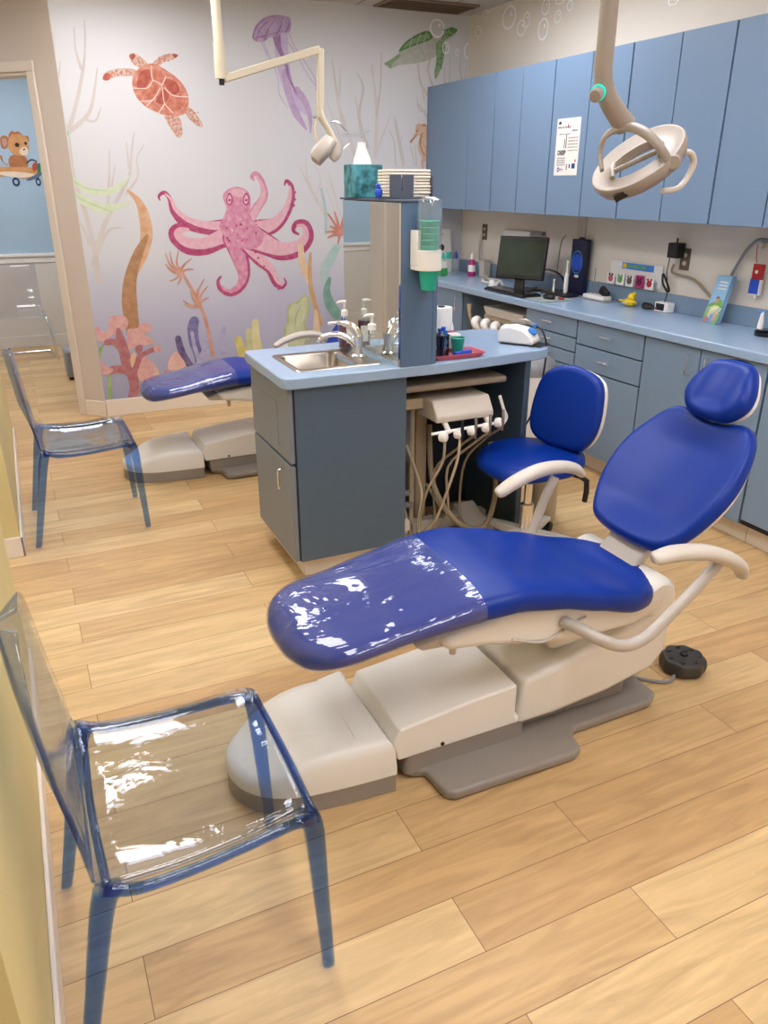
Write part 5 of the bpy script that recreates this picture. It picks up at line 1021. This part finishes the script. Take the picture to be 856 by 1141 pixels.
    # armrests
    def pad(P, nm='armrest'):
        return MB().tube(P, [.010, .018, .021, .022, .022, .020, .013], 14, smooth=5, flat=1.5, upv=(0, 1, 0)).build(nm, 'arm', t)
    a1 = pad([(1.425, 1.375, .675), (1.44, 1.372, .676), (1.50, 1.37, .678), (1.60, 1.365, .663), (1.69, 1.36, .628), (1.745, 1.36, .592), (1.765, 1.36, .555)])
    MB().tube([(1.675, 1.37, .615), (1.60, 1.372, .545), (1.50, 1.375, .462), (1.44, 1.378, .420), (1.37, 1.385, .412), (1.31, 1.41, .435), (1.27, 1.46, .455), (1.25, 1.50, .458)], [.0165, .017, .0175, .018, .018, .018, .018, .018], 14).build('armrest_tube', 'armtube', a1)
    a2 = pad([(1.365, 2.04, .628), (1.38, 2.04, .635), (1.44, 2.045, .660), (1.53, 2.05, .683), (1.62, 2.05, .685), (1.69, 2.05, .668), (1.725, 2.05, .640)])
    MB().tube([(1.60, 2.04, .655), (1.565, 2.04, .58), (1.515, 2.03, .47), (1.47, 2.01, .42), (1.40, 1.97, .41), (1.35, 1.90, .42)], [.0165]*6, 14).build('armrest_tube', 'armtube', a2)
    return t
def utility_box(label):
    t = thing('utility_box', label, 'utility box', (.55, 1.74, 0), 'floor utility boxes at the foot end of the chairs')
    def ol(g):
        return smooth2([(.752-g, 1.545+g), (.752-g, 1.60), (.752-g, 1.90), (.745-g, 1.915-g), (.62, 1.925-g), (.50, 1.915-g), (.40+g*.5, 1.88-g), (.34+g, 1.82-g*.5), (.322+g, 1.76), (.335+g, 1.68+g*.5), (.385+g*.7, 1.615+g), (.47, 1.572+g), (.60, 1.552+g), (.74-g, 1.542+g)], 3)
    MB().prism(ol(.003), XYZ, .002, .062).build('skirt', 'shell2', t, bevel=.003)
    def zt(x): q = min(1, max(0, (x-.32)/.30)); return .062 + (.118)*(1-(1-q)**2.2)*1.0
    rs = []
    for g, k in ((0, 0), (0, .45), (.004, .72), (.012, .90), (.025, .98), (.05, 1.0), (.10, 1.005)):
        rs.append([V((x, y, .062+(max(.05, zt(x)-.062) if k > .5 else .055)*k if k > .5 else .062+.06*k)) for x, y in ol(g)])
    MB().rings(rs).build('lid', 'shell', t, ang=80)
    return t
dca = dental_chair('blue vinyl dental chair in the foreground, clear cover on its foot end')
uba = utility_box('white and grey floor box at the foot of the foreground dental chair')
dcb = copy_tree(dca); dcb['label'] = 'blue vinyl dental chair beyond the sink, in front of the mural'
ubb = copy_tree(uba); ubb['label'] = 'white and grey floor box at the foot of the far dental chair'
for o in (dcb, ubb): o.location = o.location + V((.085, 2.765, 0))
for o in (dca, dcb): o['group'] = 'blue vinyl dental chairs'
hl = 'ribbed hose between the floor box and the base of the %s dental chair'
h0 = MB(); h0.tube([(.735+.0045*i, 1.68+.001*i, .075) for i in range(16)], [.030 if i % 2 else .024 for i in range(16)], 16, smooth=2)
h0 = single(h0, 'ribbed_hose', 'shell2', hl % 'foreground', 'hose', 'ribbed hoses at the chair bases')
h1 = copy_tree(h0); h1.location = h1.location + V((.085, 2.765, 0)); h1['label'] = hl % 'far'
# foot control
t = thing('foot_control', 'dark grey round foot control on the floor behind the foreground chair', 'foot control', (1.94, 1.66, 0))
fo = [(.078*math.cos(a)*(1+.04*math.cos(8*a)), .078*math.sin(a)*(1+.04*math.cos(8*a))) for a in [2*PI*i/48 for i in range(48)]]
MB().pillow(fo, lambda u, v, h: V((1.94+u, 1.66+v, .026+h)), .010, .028, .024, .0).build('disc', 'darkgrey', t, ang=80)
for i in range(7):
    a = 2*PI*i/7+.3; MB().ball((1.94+.052*math.cos(a), 1.66+.052*math.sin(a), .055), .010, .008, .004, 10).build('button', 'black', t)
MB().lathe([(.014, .05), (.014, .062), (.010, .066), (0, .066)], (1.945, 1.665, 0), 14).build('centre_knob', 'black', t)
MB().tube([(1.87, 1.625, .012), (1.83, 1.61, .008), (1.78, 1.64, .008), (1.738, 1.68, .010)], .006, 8).build('cord', 'greyp', t)

# ------------------------------------------------------------------ clear plastic chairs
def clear_chair(label, ox, oy):
    t = thing('clear_chair', label, 'chair', (ox, oy, 0), 'clear blue-tinted side chairs at the left wall')
    W = lambda x, y, z: V((ox+x, oy+y, z))
    prof = [(-.217, .884, .04), (-.216, .880, .10), (-.215, .868, .148), (-.213, .845, .184), (-.209, .80, .208), (-.201, .73, .222), (-.193, .66, .231), (-.184, .59, .238), (-.177, .53, .242), (-.173, .492, .244), (-.166, .466, .245), (-.135, .452, .244), (-.08, .444, .241), (0, .440, .236), (.08, .442, .231), (.16, .450, .226), (.205, .454, .222), (.232, .450, .219), (.248, .438, .216), (.254, .420, .214), (.255, .402, .212)]
    P = [V(p) for p in prof]; Q, _ = catmull(P, [0]*len(P), 3)
    # back and seat each a sheet of real thickness, curved across
    def shell(a, b, nm):
        vs = []; n = 17; rows = Q[a:b]; mb = MB()
        for q in rows:
            bk = max(0, min(1, (q.y-.50)/.15))
            for j in range(n):
                s = -1+2*j/(n-1); cur = -.035*(1-s*s)*bk; dip = -.014*(1-s**4)*(1-bk)*max(0, min(1, (.24-q.x)/.1)) + .010*max(0, abs(s)-.85)/.15*(1-bk)
                vs.append(W(q.x+cur, s*q.z, q.y+dip))
        mb.add(vs, [(i*n+j, i*n+j+1, (i+1)*n+j+1, (i+1)*n+j) for i in range(len(rows)-1) for j in range(n-1)])
        o = mb.build(nm, 'poly', t, solid=.0065, ang=80); return o
    cut = 29
    shell(0, cut+1, 'backrest'); shell(cut, len(Q), 'seat')
    # thick rim under the seat and the edge bead of the back
    for s in (-1, 1):
        MB().tube([W(-.160, s*.246, .462), W(-.10, s*.244, .436), W(0, s*.238, .430), W(.10, s*.231, .434), W(.20, s*.222, .440), W(.238, s*.216, .425)], [.012, .012, .011, .011, .012, .013], 10).build('side_rail', 'polyrail', t)
    MB().tube([W(.246, -.205, .436), W(.250, 0, .434), W(.246, .205, .436)], .009, 10).build('front_rail', 'polyrail', t)
    MB().tube([W(-.150, -.235, .44), W(-.158, 0, .432), W(-.150, .235, .44)], .009, 10).build('rear_rail', 'polyrail', t)
    def leg(P, r):
        rs = []
        Qp, rr_ = catmull([V(p) for p in P], r, 4)
        for p, k in zip(Qp, rr_):
            rs.append([W(p.x+k*math.copysign(abs(math.cos(a))**.6, math.cos(a)), p.y+k*.8*math.copysign(abs(math.sin(a))**.6, math.sin(a)), p.z) for a in [2*PI*i/16 for i in range(16)]])
        return MB().rings(rs).build('leg', 'polyleg', t, ang=60)
    for s in (-1, 1):
        leg([(-.150, s*.238, .452), (-.168, s*.240, .40), (-.205, s*.244, .22), (-.250, s*.248, .003)], [.026, .022, .018, .0135])
        leg([(.228, s*.212, .446), (.243, s*.213, .40), (.252, s*.215, .22), (.262, s*.217, .003)], [.026, .021, .017, .0135])
    return t
ch = clear_chair('clear blue-tinted plastic chair nearest the camera at the left', .125, 1.345)
ch2 = copy_tree(ch); ch2.location = V((.155, 3.945, 0)); ch2['label'] = 'clear blue-tinted plastic chair farther back by the far partition'

# ------------------------------------------------------------------ hallway beyond the doorway
t = thing('guest_chair', 'colourless clear chair on bent metal legs in the hallway', 'chair', (-.02, 8.4, 0))
Q, _ = catmull([V(p) for p in [(-.0, 8.62, .86), (.0, 8.60, .70), (.0, 8.56, .50), (.0, 8.50, .445), (.0, 8.35, .43), (.0, 8.18, .44), (.0, 8.12, .42)]], [0]*7, 3)
mb = MB(); n = 9
mb.add([V((-.02+(-1+2*j/(n-1))*.24, q.y, q.z)) for q in Q for j in range(n)], [(i*n+j, i*n+j+1, (i+1)*n+j+1, (i+1)*n+j) for i in range(len(Q)-1) for j in range(n-1)])
mb.build('seat_shell', 'clearh', t, solid=.008, ang=80)
for s in (-1, 1): MB().tube([(-.02+s*.24, 8.50, .43), (-.02+s*.245, 8.20, .42), (-.02+s*.26, 8.12, .36), (-.02+s*.30, 8.12, .03), (-.02+s*.30, 8.18, .014), (-.02+s*.26, 8.60, .014)], .013, 10).build('leg', 'chrome', t)
MB().tube([(-.28, 8.60, .014), (.24, 8.60, .014)], .013, 10, smooth=1).build('cross_bar', 'chrome', t)
t = thing('grey_floor_unit', 'grey equipment foot peeking out behind the doorway edge', 'equipment', (.46, 7.3, 0))
MB().box(.30, .62, 7.2, 7.5, .02, .26).build('housing', 'greyp', t, bevel=.02); MB().box(.31, .61, 7.21, 7.49, 0, .03).build('skirt', 'black', t)
single(MB().tube([(-.34, 5.72, 1.05), (-.25, 5.72, .86), (-.18, 5.75, .64), (-.20, 5.78, .50), (-.30, 5.78, .42), (-.40, 5.75, .45)], .022, 12), 'vacuum_hose', 'black', 'thick black hose curling in at the left edge by the doorway', 'hose')

# ------------------------------------------------------------------ dental lamps hanging from the ceiling
YL = 1.9
t = thing('dental_lamp', 'large taupe ring-shaped dental lamp hanging over the foreground chair', 'dental lamp', (1.525, YL, 2.74), 'ceiling-hung dental lamps')
ORG[t.name] = V((1.525, YL, 2.74))
P1 = atY(680, 0, YL)
MB().tube([(1.525, YL, 2.74), (1.525, YL, P1.z), atY(674, 62, YL)], [.024, .024, .024], 18, smooth=1).build('pole', 'lamp', t)
MB().tube([(1.525, YL, 2.745), (1.525, YL, 2.68)], [.08, .07], 24, smooth=1).build('ceiling_plate', 'lamp', t)
MB().tube([atY(674, 58, YL), atY(672, 85, YL), atY(677, 108, YL), atY(687, 126, YL), atY(697, 140, YL)], [.025, .025, .026, .028, .030], 18).build('lower_arm', 'lamp', t)
c_ = atY(666, 104, YL-.01); ax = V((-.75, -.55, -.35)).normalized()
MB().lathe([(.020, -.02), (.0205, -.004), (.0205, 0)], c_, 18, ax).build('knob_ring', 'tealg', t)
MB().lathe([(.017, 0), (.017, .022), (.014, .026), (0, .027)], c_, 18, ax).build('knob', 'lamp', t)
hc = atY(711, 178, YL)
toC = (C0-hc).normalized()
xr = RT; xu = UP
U1 = (RT*.86+UP*.51); U1 = (U1 - toC*U1.dot(toC)).normalized(); V1 = toC.cross(U1).normalized()
if V1.dot(UP) < 0: V1 = -V1
NL = (toC*.46+V1*.888).normalized(); WL = NL.cross(U1).normalized()
def HL(u, w_, h): return hc + U1*u + WL*w_ + NL*h
no = 48
def el(a, b, sq=1): return [(a*math.copysign(abs(math.cos(t_))**sq, math.cos(t_)), b*math.copysign(abs(math.sin(t_))**sq, math.sin(t_))) for t_ in [2*PI*i/no for i in range(no)]]
rg = []
for (a_, b_, h_, sq) in ((.076, .062, -.018, .85), (.105, .098, -.040, 1), (.128, .122, -.032, 1), (.137, .130, -.010, 1), (.138, .131, .002, 1), (.135, .128, .008, 1), (.128, .121, .008, 1), (.105, .094, -.004, .95), (.084, .069, .004, .85), (.078, .064, .004, .85)):
    rg.append([HL(u, w_, h_) for u, w_ in el(a_, b_, sq)])
head = MB().rings(rg, cap=False, close=True).build('head', 'lamp', t, ang=60)
MB().tube([HL(-.068, -.01, .012), HL(.058, -.040, .012)], [.0075, .0075], 10, smooth=1).build('cross_bar', 'lamp', head)
for u, w_ in ((-.072, .0), (.062, -.03)): MB().tube([HL(u-.008, w_-.035, .010), HL(u, w_, .014), HL(u+.010, w_+.04, .008)], [.007, .009, .006], 10).build('bar_clip', 'lamp', head)
MB().obox(HL(-.078, -.108, -.012), U1*.018, WL*.006, NL*.010).build('sensor', 'black', head)
yo = [atY(671, 190, YL), atY(669, 170, YL+.03), atY(675, 152, YL+.02), atY(690, 143, YL), atY(706, 142, YL-.04), atY(722, 150, YL-.09), atY(737, 166, YL-.12), atY(747, 182, YL-.12)]
MB().tube(yo, [.008, .009, .011, .015, .017, .016, .014, .013], 12, flat=.7).build('yoke', 'lamp', t)
pc = atY(750, 181, YL-.12)
MB().lathe([(.019, -.02), (.021, -.015), (.021, .015), (.017, .02), (0, .021)], pc, 20, toC).build('pivot', 'lamp', t)
MB().tube([atY(750, 178, YL), atY(760, 170, YL-.02), atY(770, 171, YL-.03), atY(773, 182, YL-.03), atY(766, 198, YL-.03), atY(755, 210, YL-.03), atY(738, 213, YL-.03)], [.008, .008, .009, .010, .009, .008, .008], 12).build('handle', 'arm', t)
# the far lamp on its jointed arm
YM = 4.65
t = thing('dental_lamp', 'cream jointed-arm dental lamp hanging in front of the mural', 'dental lamp', (1.19, YM, 2.74), 'ceiling-hung dental lamps')
ORG[t.name] = V((1.19, YM, 2.74))
A = lambda x, y: atY(x, y, YM)
MB().tube([(1.192, YM, 2.74), A(240, 0)+V((0,0,0)), A(244, 50)], [.026, .026, .026], 16, smooth=1).build('pole', 'cream', t)
MB().tube([A(244, 47), A(246.5, 88)], [.031, .031], 16, smooth=1).build('pole_sleeve', 'cream', t)
MB().tube([A(247, 88), A(247.3, 95)], [.014, .014], 12, smooth=1).build('end_cap', 'black', t)
def bar(p, q, w_, h_, nm): d = (q-p); L = d.length; d.normalize(); y = V((0, 1, 0)); z = d.cross(y); return MB().obox((p+q)/2, d*L/2, y*w_, z*h_).build(nm, 'cream', t, bevel=.006)
bar(A(249, 88), A(356, 55), .020, .020, 'upper_arm'); bar(A(357, 54), A(357, 122), .018, .018, 'drop_arm')
MB().tube([A(356, 118), A(358, 130), A(367, 146), A(378, 166)], [.020, .020, .017, .014], 12).build('lamp_neck', 'cream', t)
MB().tube([A(354, 130), A(351, 145), A(354, 158)], [.010, .009, .009], 10).build('yoke', 'cream', t)
MB().tube([A(349, 131), A(360, 129)], .006, 8, smooth=1).build('pivot_bar', 'chrome', t)
hd_ = MB(); q = A(361, 166); u_ = (A(372, 153)-A(352, 180)).normalized(); n_ = V((.55, -.5, -.65)); n_ = (n_-u_*n_.dot(u_)).normalized(); s_ = u_.cross(n_)
hh_ = MB().rings([[q+u_*u+s_*(a_*math.copysign(abs(math.cos(k))**.5, math.cos(k)))+n_*(b_*math.copysign(abs(math.sin(k))**.5, math.sin(k))) for k in [2*PI*i/24 for i in range(24)]] for u, a_, b_ in ((-.088, .030, .022), (-.08, .045, .034), (0, .052, .042), (.06, .045, .035), (.075, .02, .02))]).build('head', 'arm', t, ang=60)
MB().tube([A(378, 160), A(374, 172), A(370, 178)], [.030, .032, .02], 12).build('head_back', 'arm', t)
MB().tube([A(390, 160), A(378, 170), A(376, 172)], [.006, .008, .006], 8).build('side_handle', 'wp', t); MB().tube([A(347, 170), A(352, 163), A(357, 159)], [.005, .007, .006], 8).build('side_handle', 'wp', t)
MB().tube([A(368, 136), A(376, 136), A(384, 144), A(388, 150)], .005, 8).build('wire_guard', 'chrome', t)
sh = [A(376, 150), A(392, 149), A(411, 145.5), A(398, 152), A(386, 153)]
MB().rings([[p+V((0, -.05, 0)) for p in sh], [p+V((0, .05, .004)) for p in sh]]).build('shield', 'acry', t)
